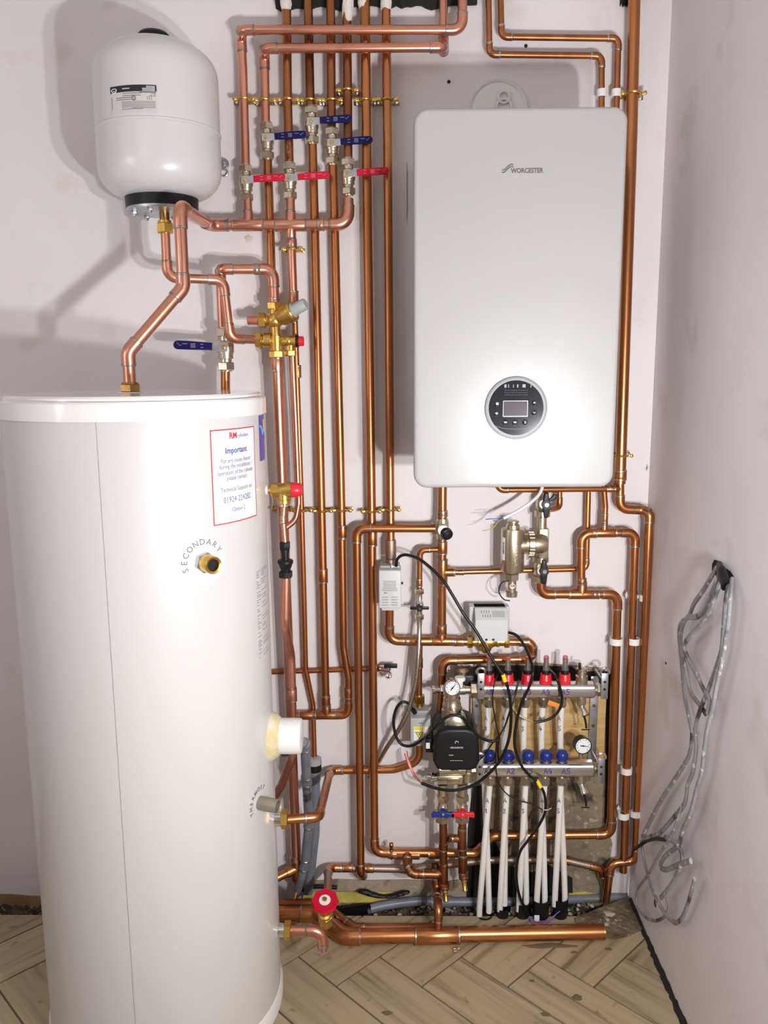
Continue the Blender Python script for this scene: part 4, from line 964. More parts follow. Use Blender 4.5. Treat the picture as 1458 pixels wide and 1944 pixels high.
FZ = .0215
def fp(px, py, z=FZ): return (atz(px, py, z),)
run('thick copper pipe lying on the tiles with its open end at right', [fp(440, 1735, .03), fp(602, 1734, .03), fp(652, 1778), fp(1146, 1769)], .040, O_,
    [('c', 588, 1734, .115, 'x', .03)])
b = MB(); e_ = atz(1146, 1769, FZ); e0_ = atz(652, 1778, FZ); dx_ = (e_-e0_).normalized(); b.lathe(e_, dx_, [(-.003, .0200), (.0008, .0202), (.0009, .0185), (-.0005, .0180)], 28, caps=(False, False)); rim = b.build('pipe_end_rim', O_)
tag(rim, 'cut rim at the open end of the thick floor pipe', 'rim')
run('second copper pipe lying behind the thick floor pipe', [fp(470, 1714, .03), fp(612, 1717, .03), fp(672, 1763, .018), fp(838, 1762, .018)], .026, K_, [('c', 690, 1764, .12, 'x', .02)])
run('copper riser from the floor pipe tee up behind the drain cocks', [(atz(832, 1772, FZ),), (atz(832, 1772, FZ)+Z1*.075,), (at(829, 1690, .10),), (at(826, 1640, .085),)], d22*.95, K_, [])
trp = atz(830, 1776, FZ)
T_ = thing('pipe_tee', 'copper tee on the thick floor pipe with two bright solder rings', 'fitting', trp); sleeve(trp, dx_, .115, .040, O_, T_, 'sleeve', True)

# drops under the blue and red butterfly valves
run('copper drop below the blue butterfly valve ending in a drain cock', [(841, 1545, .115), (842, 1684, .110)], d22, K_, [('t', 842, 1658, .110, 'z', '-x', d22*.9), ('c', 841.5, 1606, .111, 'z', .02)])
run('copper link pipe from the header tee round to the blue drop', [(773, 1624, .066), (774, 1645, .105), (782, 1659, .118), (832, 1660, .112)], d22, K_, [('c', 797, 1659.5, .117, 'x', .02)])
run('copper drop below the red butterfly valve ending in a drain cock', [(877, 1545, .115), (880, 1668, .105)], d22, K_, [('t', 877, 1592, .112, 'z', '-x', d22*.8), ('c', 878.5, 1640, .108, 'z', .05)])
run('short copper link between the red drop and the header behind', [(870, 1592, .112), (852, 1590, .104), (845, 1597, .060)], d22*.85, K_)
for lab, px, py, of_ in (('brass drain cock under the blue drop', 844, 1684, .110), ('brass drain cock under the red drop', 880, 1664, .105)):
    o = thing('drain_cock', lab, 'valve', at(px, py+30, of_)); q = at(px, py, of_)
    MB().lathe(q, -Z1, [(-.014, .0130), (.004, .0135), (.006, .0105)], 18).build('socket', O_, o)
    MB().lathe(q, (.10, -.3, -1), [(.004, .0085), (.012, .0090), (.014, .0070), (.032, .0065), (.034, .0078), (.038, .0075), (.040, .004)], 16).build('body', BRASS, o)
    solder(q+Z1*.002, Z1, .0128, o)
ck = thing('drain_cock', 'small brass drain cock standing on the header near the seventh riser', 'valve', at(743, 1624, .07)); q = at(743, 1622, .052)
MB().lathe(q, V((0, -.35, 1)), [(.010, .0065), (.020, .0065), (.021, .0050), (.034, .0045), (.035, .0062), (.044, .0060), (.046, .004)], 14).build('body', BRASSD, ck)
MB().tube([q+V((0, .0135*math.cos(t*PI/8), .0135*math.sin(t*PI/8))) for t in range(16)], .0022, 8, close=True).build('saddle_ring', O_, ck)

# ------------------------------------------------------------------ underfloor heating manifold
mo = .105
ply = thing('plywood_board', 'tan plywood board on the wall behind the manifold', 'board', at(1025, 1462, .0))
pl_, pr_ = at(893, 1300, .006), at(1150, 1300, .006); pt_, pb_ = at(1000, 1300, .006).z, at(1000, 1462, .006).z
MB().box(((pl_.x+pr_.x)/2, -.011, (pt_+pb_)/2), (pr_.x-pl_.x, .016, pt_-pb_), bev=.0015).build('panel', PLY, ply)
for px, py in ((908, 1360), (1112, 1352), (1128, 1388), (908, 1392)):
    MB().lathe(at(px, py, .019), Y1, [(-.002, .005), (.0015, .0045), (.002, .002)], 10).build('screw', BRASSD, ply)
# brackets
for px0, px1, lab in ((901, 908, 'left'), (1131, 1122, 'right')):
    br = thing('manifold_bracket', 'zinc perforated bracket holding the %s ends of the manifold bars' % lab, 'bracket', at(px0, 1480, .03))
    A, B_ = at(px0, 1285, .03), at(px1, 1475, .03); xm = (A.x+B_.x)/2
    MB().box((xm, -.026, (A.z+B_.z)/2), (.022, .003, A.z-B_.z), bev=.0008).build('strap', ZINC, br)
    for py in (1300, 1461):
        c_ = at(px0 if py < 1400 else px1, py, mo+.024); z_ = c_.z
        MB().box((xm, -(mo+.024+.026)/2, z_), (.005, mo+.024-.026, .012), bev=.0006).build('arm', ZINC, br)
        MB().box((xm, -(mo+.024), z_-.004), (.018, .003, .07), bev=.0008).build('clamp_plate', ZINC, br)
        MB().tube([(xm+.011*math.cos(t*PI/8), -(mo+.022), z_+.034+.011*math.sin(t*PI/8)) for t in range(-1, 10)], .0035, 8).build('hook', CHROME, br)
        for dz in (.008, -.012): MB().lathe((xm, -(mo+.0258), z_+dz), Y1, [(0, .0035), (.0004, .0034)], 10).build('hole', DARK, br)
    for py in (1340, 1378):
        c_ = at((px0+px1)/2, py, .028); MB().lathe((xm, -.0277, c_.z), Y1, [(0, .005), (.0004, .005)], 14).build('hole', BRASSD, br)
flows = [928, 964, 1001, 1036, 1072]; caps_ = [930, 965, 1003, 1037, 1067]
def strokes(b, s, org, ux, uz, h, wd_=.0013):
    G = {'A': [[(0, 0), (.32, 1), (.62, 0)], [(.12, .38), (.52, .36)]], '1': [[(.05, .75), (.28, 1), (.28, 0)]], '2': [[(0, .78), (.2, 1), (.48, .85), (.4, .5), (0, 0), (.62, .04)]],
         '3': [[(0, .95), (.5, .98), (.2, .58), (.55, .35), (.3, 0), (0, .1)]], '4': [[(.3, 1), (0, .4), (.6, .38)], [(.42, .7), (.4, 0)]], '5': [[(.55, 1), (.1, .98), (.08, .58), (.5, .5), (.5, .12), (0, .02)]]}
    x = 0
    for ch in s:
        for st_ in G[ch]: b.tube([org+ux*((x+u)*h)+uz*(v*h) for u, v in st_], wd_, 5)
        x += .8
def barpart(label, pyc, x0p, x1p, letters, lx, ly):
    r = thing('manifold_bar', label, 'manifold', at(1020, pyc, mo))
    a_, c_ = at(x0p, pyc, mo), at(x1p, pyc, mo); z_ = at(1020, pyc, mo).z; hh_ = .0185
    L_ = c_.x-a_.x
    oct_ = [(.0185*math.cos(t), .0200*math.sin(t)) for t in [k*2*PI/32 for k in range(32)]]
    sq = [(math.copysign(abs(math.cos(t))**.6, math.cos(t))*.0205, math.copysign(abs(math.sin(t))**.6, math.sin(t))*.0205) for t in [k*2*PI/36 for k in range(36)]]
    b = MB(); b.rings([[V((a_.x+dx, -mo+y*s_, z_+z*s_)) for y, z in sq] for dx, s_ in ((0, .82), (.004, 1), (L_-.004, 1), (L_, .82))]); b.build('bar', STEEL, r)
    for tx in (-.014, L_): MB().lathe((a_.x+tx, -mo, z_), X1, [(0, .013), (.014, .013)], 20).build('end_thread', NICK, r)
    for i, s_ in enumerate(letters):
        b = MB(); strokes(b, s_, V((at(lx[i], ly, mo).x-.008, -mo-.0208, z_-.006)), X1, Z1, .0150); b.build('handwriting', INKP, r, 'purple pen mark '+s_)
    return r, z_
up, zu = barpart('upper stainless manifold bar carrying the red flow meters', 1309, 914, 1128, ['A1', 'A2', 'A3', 'A4', 'A5'], [926, 963, 997, 1032, 1069], 1312)
lw, zl = barpart('lower stainless manifold bar carrying the blue caps', 1458, 909, 1126, ['A1', 'A2', 'A3', 'A4', 'A5'], [924, 966, 1000, 1036, 1070], 1458)
def flow_meter(label):
    r = thing('flow_meter', label, 'flow meter', (0, 0, 0), 'red flow meters on the upper manifold bar')
    MB().lathe((0, 0, 0), Z1, [(0, .0155), (.005, .0165), (.007, .0152), (.010, .0162), (.013, .0150), (.024, .0142), (.026, .0128)], 20).build('collar', RED, r)
    MB().lathe((0, 0, .025), Z1, [(0, .0110), (.010, .0100), (.011, .0075)], 18).build('black_base', BLACK, r)
    MB().lathe((0, 0, .034), Z1, [(0, .0090), (.008, .0085), (.009, .0068), (.038, .0066), (.040, .0058)], 18).build('sight_tube', CLEAR, r)
    MB().lathe((0, 0, .036), Z1, [(0, .0028), (.030, .0028)], 10).build('spindle', NICK, r)
    MB().lathe((0, 0, .066), Z1, [(0, .0070), (.003, .0070)], 18).build('red_mark', RED, r)
    return r
f0 = None
for i, px in enumerate(flows):
    lab = 'red flow meter with clear tube, %s on the upper bar' % ('leftmost', 'second from left', 'in the middle', 'second from right', 'rightmost')[i]
    f0 = flow_meter(lab) if i == 0 else f0; o = f0 if i == 0 else dup(f0, lab); place(o, (at(px, 1290, mo).x, -mo, zu+.0185))
def blue_cap(label):
    r = thing('manual_valve_cap', label, 'valve', (0, 0, 0), 'blue caps on the lower manifold bar')  # blue manual cap screwed onto a valve of the bar
    MB().lathe((0, 0, 0), Z1, [(0, .0100), (.004, .0125), (.012, .0158), (.020, .0152), (.027, .0115), (.0295, .006), (.030, 0)], 24).build('cap', BLUE, r)
    b = MB()
    for k in range(14): b.box((.0150*math.cos(k*PI/7), .0150*math.sin(k*PI/7), .012), (.002, .002, .013), Matrix.Rotation(k*PI/7, 3, 'Z'))
    b.build('grip_ribs', BLUE, r)
    MB().lathe((0, 0, -.006), Z1, [(0, .0115), (.007, .0115)], 16).build('thread', NICK, r)
    return r
for i, px in enumerate(caps_):
    lab = 'blue round valve cap, %s on the lower bar' % ('leftmost', 'second from left', 'in the middle', 'second from right', 'rightmost')[i]
    b0 = blue_cap(lab) if i == 0 else b0; o = b0 if i == 0 else dup(b0, lab); place(o, (at(px, 1445, mo).x, -mo, zl+.021))
# pipe unions below the bars
def union(label, grp):
    r = thing('pipe_union', label, 'fitting', (0, 0, 0), grp)
    MB().lathe((0, 0, 0), -Z1, [(-.004, .0105), (.004, .0105)], 16).build('neck', NICK, r)
    MB().hexa((0, 0, 0), -Z1, .003, .022, .0150, .2).build('nut', NICK, r)
    MB().lathe((0, 0, 0), -Z1, [(.021, .0118), (.027, .0112)], 18).build('collar', NICK, r)
    return r
u0 = None; ORD = ('leftmost', 'second from left', 'in the middle', 'second from right', 'rightmost')
for z_, py, gname, pxs in ((zu, 1330, 'upper', [928, 962, 997, 1031, 1066]), (zl, 1480, 'lower', [930, 963, 998, 1034, 1066])):
    for i, px in enumerate(pxs):
        lab = 'nickel pipe union under the %s manifold bar, %s' % (gname, ORD[i])
        u0 = u0 or union(lab, 'nickel unions under the manifold bars'); o = u0 if (i == 0 and gname == 'upper') else dup(u0, lab)
        place(o, (at(px, py, mo).x, -mo, z_-.020))
def pex(label, pts, writing=None):
    P = [at(*q) for q in pts]; r = thing('plastic_heating_pipe', label, 'pipe', P[-1], 'white plastic underfloor heating pipes')
    MB().tube(smooth(P, 6), .0082, 18).build('pipe', PEX, r)
    if writing:
        b = MB()
        for s_, px, py, of_ in writing: strokes(b, s_, at(px, py, of_)+V((-.005, 0, 0)), X1, Z1, .0125, .0008)
        b.build('handwriting', INKB, r, 'blue pen circuit number')
pb_of = mo+.010
lowx = [((930, 1484), (911, 1713)), ((963, 1484), (950, 1704)), ((998, 1484), (986, 1704)), ((1034, 1484), (1020, 1694)), ((1065, 1484), (1054, 1694))]
for i, (a_, c_) in enumerate(lowx):
    t_ = (1525-a_[1])/(c_[1]-a_[1]); xw = a_[0]+(c_[0]-a_[0])*t_
    pex('white heating pipe hanging from the lower bar, %s' % ORD[i], [(*a_, mo), ((a_[0]+c_[0])/2, (a_[1]+c_[1])/2, mo-.005), (*c_, mo-.012), (c_[0]-1, c_[1]+25, mo-.014)],
        [('A', xw-1, 1524, mo+.011), ('12345'[i], xw-2, 1544, mo+.010)])
upx = [((927, 1340), (928, 1712), 918), ((960, 1340), (958, 1698), 955), ((996, 1340), (999, 1695), 992), ((1030, 1340), (1034, 1694), 1026), ((1066, 1340), (1072, 1691), 1062)]
for i, (a_, c_, xm) in enumerate(upx):
    pex('white heating pipe dropping from the upper bar behind the lower one, %s' % ORD[i], [(*a_, mo), (a_[0]-2, 1390, mo-.018), (xm+2, 1440, .072), (xm+3, 1520, .073), ((xm+c_[0])/2+2, 1610, .080), (*c_, .084), (c_[0], c_[1]+20, .085)],
        [('A', a_[0]-4, 1368, mo), ('12345'[i], a_[0]-3, 1388, mo-.004)])
# black sleeves the pipes disappear into
for i, (px, py, w_, of_) in enumerate(((1027, 1706, 24, .085), (1064, 1704, 22, .085), (992, 1712, 20, .085), (954, 1722, 18, .085), (920, 1735, 22, .085))):
    p = at(px, py, of_); rr = w_*.68*mpp(px, py, of_); b = MB()
    b.lathe((p.x, p.y, 0), Z1, [(-.05, rr*.8), (p.z-.03, rr*.95), (p.z, rr), (p.z, rr*.9), (p.z-.03, rr*.85)], 16)
    tag(b.build('pipe_sleeve', BLACK), 'black plastic sleeve at the floor round the %s pair of white pipes' % ('second from right', 'rightmost', 'middle', 'second from left', 'leftmost')[i], 'sleeve', 'black floor sleeves of the heating pipes')
# right hand end: air vents, drain cocks and gauge
for z_, lab, py in ((zu, 'upper', 1309), (zl, 'lower', 1458)):
    e = thing('end_fitting', 'nickel end piece at the right of the %s manifold bar' % lab, 'fitting', (at(1138, py, mo).x, -mo, z_-.05)); q = V((at(1128, py, mo).x, -mo, z_))
    MB().hexa(q, X1, .006, .016, .018).lathe(q, X1, [(-.006, .016), (.006, .015), (.016, .013), (.022, .013)], 18).build('plug', NICK, e)
    c_ = V((at(1104, py, mo).x, -mo, z_))
    MB().lathe(c_, -Z1, [(.015, .012), (.022, .013), (.040, .0125), (.044, .009)], 18).build('drain_body', NICK, e)
    MB().lathe(c_-Z1*.044, V((.25, -.6, -.6)), [(-.006, .009), (.012, .0085), (.024, .0105), (.030, .0100)], 16).build('drain_spout', CHROME, e)
    MB().tube(smooth([c_+V((.004, -.014, -.058)), c_+V((.010, -.018, -.085)), c_+V((.012, -.018, -.100))], 5), .0028, 8).box(c_+V((.010, -.018, -.104)), (.022, .003, .003), bev=.0008).build('black_tether', BLACK, e)
av = thing('air_vent', 'nickel air vent with a black key at the right end of the upper bar', 'valve', (at(1104, 1290, mo).x, -mo, zu+.018)); q = V((at(1104, 1290, mo).x, -mo, zu+.018))
MB().lathe(q, Z1, [(0, .0150), (.008, .0165), (.020, .0155), (.022, .0125), (.030, .0120), (.032, .0135), (.040, .0130), (.041, .009)], 22).build('body', NICK, av)
MB().box(q+V((-.007, -.004, .047)), (.007, .009, .020), bev=.002).build('key', BLACK, av)
MB().tube([q+V((.006+.010*math.cos(t*PI/8), 0, .040+.006*math.sin(t*PI/8))) for t in range(16)], .0022, 8, close=True).build('cap_ring', CHROME, av)
def gauge(label, c, r_, aim, ang, name='pressure_gauge', stem=None):
    o = thing(name, label, 'gauge', c); ax = V(aim).normalized(); u = Z1.cross(ax).normalized(); v = ax.cross(u)
    u = -u if u.x < 0 else u
    MB().lathe(c, ax, [(-.026, r_*.8), (-.022, r_*.96), (0, r_), (.002, r_), (.002, r_*.9), (-.001, r_*.9)], 36).build('case', BLACK if stem == 'b' else CHROME, o)
    MB().lathe(c, ax, [(-.002, r_*.9), (.0002, r_*.9)], 36).build('dial', mat('gauge_face', (.78, .78, .80), .3), o)
    b = MB()
    for k in range(11):
        a = math.radians(225-27*k); d0, d1 = r_*.66, r_*.80
        b.tube([c+ax*.0008+(u*math.cos(a)+v*math.sin(a))*d0, c+ax*.0008+(u*math.cos(a)+v*math.sin(a))*d1], .00045 if k % 2 else .0007, 5)
    b.build('scale', INKK, o)
    a = math.radians(ang); dr_ = u*math.cos(a)+v*math.sin(a)
    MB().tube([c+ax*.0014-dr_*r_*.35, c+ax*.0014, c+ax*.0014+dr_*r_*.68], [.0014, .0013, .0004], 6).lathe(c, ax, [(.0005, .0022), (.0024, .0020)], 10).build('needle', INKK, o)
    if stem == 'b': MB().lathe(c-ax*.012, -Z1, [(r_*.7, .007), (r_+.016, .0065)], 12).build('stem', NICK, o)
    return o
gauge('round white dial gauge at the right end of the lower bar', at(1107, 1416, mo+.045), .0225, (.12, -1, .05), -8, stem='b')

# ------------------------------------------------------------------ mixing and pump unit at the left of the manifold
px_ = thing('mixing_valve', 'nickel mixing valve block at the left end of the upper bar', 'valve', at(858, 1350, mo))
q = V((at(858, 1309, mo).x, -mo, zu)); b = MB()
b.lathe(q, X1, [(-.020, .013), (.034, .013), (.035, .0105), (.050, .0105)], 20); b.lathe(q, -Z1, [(-.012, .020), (.020, .020), (.022, .0225), (.034, .0225), (.038, .0245), (.052, .0245)], 26); b.build('body', NICK, px_)
MB().hexa(q, -Z1, .050, .076, .0300, .15).build('union_nut', NICK, px_)
MB().hexa(q, X1, .048, .066, .0225).build('side_nut', NICK, px_)
MB().hexa(q, (-1, 0, 0), .018, .030, .013).lathe(q, (-1, 0, 0), [(.030, .0085), (.044, .0080), (.045, .0110), (.052, .0105), (.053, .006)], 16).build('drain_plug', CHROME, px_)
MB().lathe(q+V((.020, -.004, .022)), Z1, [(-.012, .008), (.004, .009), (.006, .0145), (.012, .0148), (.015, .0125), (.016, 0)], 20).build('white_cap', WHITE_PL, px_)
MB().lathe(q+V((.030, .03, .030)), Z1, [(-.03, .014), (.004, .015), (.012, .017), (.018, .012)], 16).build('rear_elbow', CHAMP, px_)
gauge('small round white dial gauge on the mixing valve', at(859, 1306, mo+.040), .0205, (.02, -1, .02), 52)
b = MB(); b.box(at(885, 1290, .055), (.055, .07, .050), bev=.006); tag(b.build('thermostat_head', BLACK), 'black thermostat head behind the manifold end', 'head')
pm = thing('circulating_pump', 'black circulating pump with grey print beside the manifold', 'pump', at(862, 1445, mo)); pc = at(864, 1407, mo+.03); s_ = mpp(864, 1407, mo+.06)
ow, oh = 88*s_, 84*s_
octp = [(-.5, -.28), (-.42, -.46), (-.30, -.5), (.30, -.5), (.42, -.46), (.5, -.28), (.47, .30), (.38, .46), (.20, .52), (-.20, .52), (-.38, .46), (-.47, .30)]
MB().prism([(x*ow, z*oh) for x, z in octp], pc+V((0, .03, 0)), X1, Z1, (0, -.085, 0), bev=.010, seg=4).build('motor_head', BLACK, pm)
MB().prism([(x*ow*1.0, z*oh*.98-.002) for x, z in octp], pc+V((0, .075, 0)), X1, Z1, (0, -.04, 0)).build('volute', mat('pump_casing', (.05, .05, .05), .5), pm)
MB().lathe(pc+V((0, .02, oh*.47)), Y1, [(0, .030), (.052, .030), (.056, .024)], 28).build('top_ring', NICK, pm)
b = MB(); f0_ = pc+V((0, -.0555, 0))
b.text('GRUNDFOS', .0062, lambda x, y: f0_+V((x, 0, y+.008)), .02); b.tube([f0_+V((.004*math.cos(t*PI/6), 0, .022+.004*math.sin(t*PI/6))) for t in range(8)], .0011, 5)
for k_ in range(6): b.box(f0_+V((-.014+.0055*k_, 0, -.027)), (.004, .0006, .0014))
b.box(f0_+V((-.014, 0, -.012)), (.012, .0006, .0014)); b.build('print', mat('pump_print', (.55, .55, .57), .4), pm)
MB().box(pc+V((-ow*.56, .0, -.006)), (.022, .034, .038), bev=.004).build('terminal_box', BLACK, pm)
MB().box(pc+V((-ow*.60, -.018, -.004)), (.010, .001, .016)).build('terminal_marks', WHITEINK, pm)
lb = thing('return_block', 'nickel return block with flow indicator under the pump', 'valve', at(860, 1500, mo))
q = V((at(862, 1458, mo).x, -mo, zl)); b = MB()
b.lathe(q+V((0, 0, -.002)), X1, [(-.040, .020), (.030, .020), (.034, .0135), (.046, .0135)], 24); b.lathe(q+V((0, 0, .03)), -Z1, [(0, .024), (.03, .022)], 22)
b.box(q+V((-.012, -.006, -.026)), (.070, .030, .026), bev=.004); b.build('body', NICK, lb)
MB().hexa(q, X1, .044, .060, .0215).build('side_nut', NICK, lb)
MB().box(q+V((-.004, -.0225, -.026)), (.034, .004, .017), bev=.0015).build('sight_plate', CHAMP, lb)
MB().lathe(q+V((-.046, -.004, -.024)), (-1, 0, 0), [(0, .011), (.008, .011), (.009, .0135), (.014, .0135), (.016, .008), (.026, .007), (.027, .004)], 16).build('valve_tip', CHROME, lb)
MB().lathe(q+V((.036, .0, -.024)), -Z1, [(-.014, .016), (.012, .015)], 20).build('right_port', NICK, lb)
for px, lab, mtl in ((840, 'blue', BLUE), (877, 'red', RED)):
    v_ = thing('butterfly_valve', 'nickel isolation valve with a %s butterfly handle under the pump' % lab, 'valve', at(px, 1570, .115)); c_ = at(px, 1537, .115)
    b = MB(); b.lathe(c_, Z1, [(-.030, .0120), (-.014, .0125), (-.010, .0155), (.010, .0155), (.014, .0125), (.030, .0125), (.031, .0165), (.042, .0165), (.044, .0140), (.075, .0150)], 22); b.lathe(c_, Y1, [(0, .012), (.022, .0105)], 16); b.build('body', NICK, v_)
    MB().hexa(c_, Z1, .026, .042, .0185, .2).build('upper_nut', NICK, v_)
    MB().hexa(c_, -Z1, .018, .034, .0200, .1).build('lower_nut', NICK, v_)
    P = [(.004, .0075), (.016, .004), (.027, .0075), (.0315, .002), (.030, -.008), (.017, -.0070), (.006, -.0095)]
    P = P+[(-x, z) for x, z in P[::-1]]
    P = [(x, z+abs(x)*(-.10)+.003) for x, z in P]
    MB().prism(P, c_+V((0, -.022, 0)), X1, Z1, (0, -.008, 0), bev=.002).lathe(c_+V((0, 0, .004)), Y1, [(.016, .0095), (.031, .0085)], 16).build('handle', mtl, v_)
    MB().lathe(c_+V((0, 0, .004)), Y1, [(.031, .0040), (.0325, .0030)], 10).build('handle_screw', CHROME, v_)

# ------------------------------------------------------------------ magnetic filter with its two isolating valves
mf = thing('magnetic_filter', 'champagne coloured magnetic filter canister under the boiler', 'filter', at(972, 1130, .09))
ft, fb_ = at(973, 1003, .09), at(973, 1085, .09); fr = 22.2*mpp(973, 1040, .09); fx = (at(973, 1003, .09).x+at(973, 1085, .09).x)/2; q = V((fx, -.09, fb_.z)); hh = ft.z-fb_.z
MB().lathe(q, Z1, [(-.004, fr*.55), (0, fr*.90), (.006, fr), (hh-.003, fr), (hh, fr*.97)], 40).lathe(q+Z1*(hh*.62), X1, [(fr*.5, .024), (fr+.004, .021)], 28).build('canister', CHAMP, mf)
MB().lathe(q, Z1, [(hh, fr*.60), (hh+.010, fr*.58), (hh+.011, fr*.46), (hh+.013, fr*.40), (hh+.016, fr*.50), (hh+.020, fr*.50), (hh+.022, fr*.3)], 30).build('cap', NICK, mf)
MB().hexa(q, -Z1, .004, .022, .0190, .2).build('bottom_nut', CHAMP, mf)
MB().lathe(q, -Z1, [(.020, .0115), (.052, .0110), (.053, .0155), (.066, .0150), (.067, .012), (.067, .0075), (.060, .007)], 18).lathe(q-Z1*.036, Y1, [(0, .008), (.014, .0075), (.014, .005), (.010, .005)], 14).build('drain_valve', NICK, mf)
MB().tube(smooth([q+V((-.010, -.012, -.022)), q+V((-.028, -.014, -.026)), q+V((-.035, -.014, -.050)), q+V((-.022, -.014, -.070)), q+V((-.006, -.014, -.074))], 6), .0016, 8).build('tether', BLACK, mf)
b = MB(); cz = q.z+hh*.45
b.text('FERNOX', .0118, lambda x, y: q+V(((fr+.0005)*math.sin((-y)/fr+.22), -(fr+.0005)*math.cos((-y)/fr+.22), hh*.42-x*1.2)), .01)
b.build('embossed_name', NICK, mf)
tk = MB().patch(lambda u, v: q+V(((fr+.0006)*math.sin(u), -(fr+.0006)*math.cos(u), v)), -1.18, -.80, hh*.30, hh*.82, 4, 1).build('side_label', PAPER, mf, recalc=False)
b = MB(); b.text('FERNOX', .0072, lambda x, y: q+V(((fr+.0010)*math.sin(-.98+y/fr), -(fr+.0010)*math.cos(-.98+y/fr), hh*.58+x*1.1)), .03); b.build('label_print', INKK, tk, recalc=False)
wy = at(1028, 1020, .062); hz = q.z+hh*.62
b = MB(); b.lathe((wy.x, -.062, hz), Z1, [(-.040, .0125), (.072, .0125)], 22); b.box((wy.x+.004, -.064, hz), (.026, .026, .078), bev=.003)
b.lathe((q.x+fr, -.078, hz), X1, [(-.002, .0265), (.010, .0265), (.012, .0300), (.026, .0300), (.028, .0265), (.048, .0255), (.060, .020)], 32); b.build('body', CHAMP, mf)
b = MB()
for k_ in range(16): b.box((q.x+fr+.019, -.078+.0298*math.cos(k_*PI/8), hz+.0298*math.sin(k_*PI/8)), (.013, .004, .004), Matrix.Rotation(k_*PI/8, 3, 'X'))
b.build('knurled_ring', NICK, mf)
for px, py, lab, top in ((1031, 955, 'upper', True), (1027, 1080, 'lower', False)):
    v_ = thing('isolating_valve', 'nickel isolating valve with a black butterfly handle, %s of the filter' % ('above the body' if top else 'below the body'), 'valve', at(px, py+20, .06)); c_ = at(px, py, .06); c_.x = wy.x+(.001 if top else 0)
    b = MB(); b.lathe(c_, Z1, [(-.036, .0125), (-.018, .0130), (-.012, .0175), (.010, .0175), (.016, .0130), (.075 if top else .034, .0125)], 24); b.lathe(c_, Y1, [(0, .013), (.020, .0115)], 18); b.build('body', NICK, v_)
    nz_ = -.036 if top else .018
    MB().lathe(c_, Z1, [(nz_, .0185), (nz_+.002, .0205), (nz_+.015, .0205), (nz_+.017, .0185)], 18).build('union_nut', NICK, v_)
    if not top: MB().hexa(c_, -Z1, .018, .036, .0205, .2).build('lower_nut', NICK, v_)
    P = [(.0095, .006), (.006, .020), (.0045, .030), (-.0045, .030), (-.006, .020), (-.0095, .006), (-.0095, -.006), (-.007, -.020), (-.0045, -.034), (.0045, -.034), (.007, -.020), (.0095, -.006)]
    MB().prism(P[::-1], c_+V((.005, -.020, 0)), X1, Z1, (0, -.009, 0), bev=.002).lathe(c_+V((.005, 0, 0)), Y1, [(.016, .0125), (.031, .0115)], 20).build('handle', BLACK, v_)
    if top: MB().prism([(0, .004), (.020, .012), (.024, .024), (.016, .026), (.008, .016), (-.004, .008)], c_+V((.010, -.012, 0)), X1, Z1, (0, -.008, 0), bev=.0015).build('side_lever', BLACK, v_)
    MB().lathe(c_+V((.005, 0, 0)), Y1, [(.031, .0060), (.0325, .0055), (.0325, .003), (.0315, .003)], 14).build('handle_screw', CHROME, v_)
# ------------------------------------------------------------------ black control cables
def cable(label, pts, r=.0034, m=None, extra=None, cat='cable', name='control_cable'):
    P = smooth([at(*q) if len(q) == 3 else q[0] for q in pts], 7)
    root = thing(name, label, cat, P[-1]); MB().tube(P, r, 12).build('sheath', m or CABLE, root)
    for (q, a_, mtl, nm, L_, rr) in (extra or ()):
        c_ = at(*q); d_ = (at(*a_)-c_).normalized(); MB().lathe(c_-d_*L_/2, d_, [(0, rr), (L_, rr)], 12).build(nm, mtl, root)
    return root
def wires(parent, cols, pts, spread=.003, r=.0009):
    P = [at(*q) for q in pts]
    for i, c_ in enumerate(cols):
        o_ = [(i-(len(cols)-1)/2)*spread*(k/(len(P)-1)) for k in range(len(P))]
        MB().tube(smooth([p+V((o_[k]*.7, -abs(o_[k])*.4, o_[k])) for k, p in enumerate(P)], 6), r, 8).build('core', c_, parent)
COP = mat('bare_copper_core', (.6, .3, .15), .3, 1); WRED = mat('red_core', (.6, .05, .03), .4); WBLU = mat('blue_core', (.05, .09, .5), .4); WGRN = mat('green_yellow_core', (.45, .50, .04), .4); WBRN = mat('brown_core', (.18, .06, .03), .4); WWHT = mat('white_core', (.75, .74, .7), .4)
fo = mo+.055
k1 = cable('thick black cable from the pale upper actuator sweeping down past the manifold', [(752, 1075, .085), (754, 1062, .090), (764, 1054, .095), (780, 1055, .10), (803, 1066, .105), (838, 1098, .12), (858, 1128, .13), (880, 1165, .14), (905, 1200, .15), (930, 1243, .16), (957, 1287, fo+.01), (968, 1325, fo+.01), (970, 1370, fo+.01), (964, 1410, fo+.01), (945, 1450, fo+.01), (905, 1487, fo), (865, 1500, fo), (830, 1497, fo-.01), (800, 1487, fo-.02)], .0040,
    extra=[((957, 1287, fo+.01), (961, 1299, fo+.01), YEL, 'yellow_tape', .020, .0054)])
wires(k1, [WRED, WWHT, WRED], [(800, 1487, fo-.02), (787, 1472, .10), (776, 1448, .085), (770, 1427, .07)], .004, .0016)
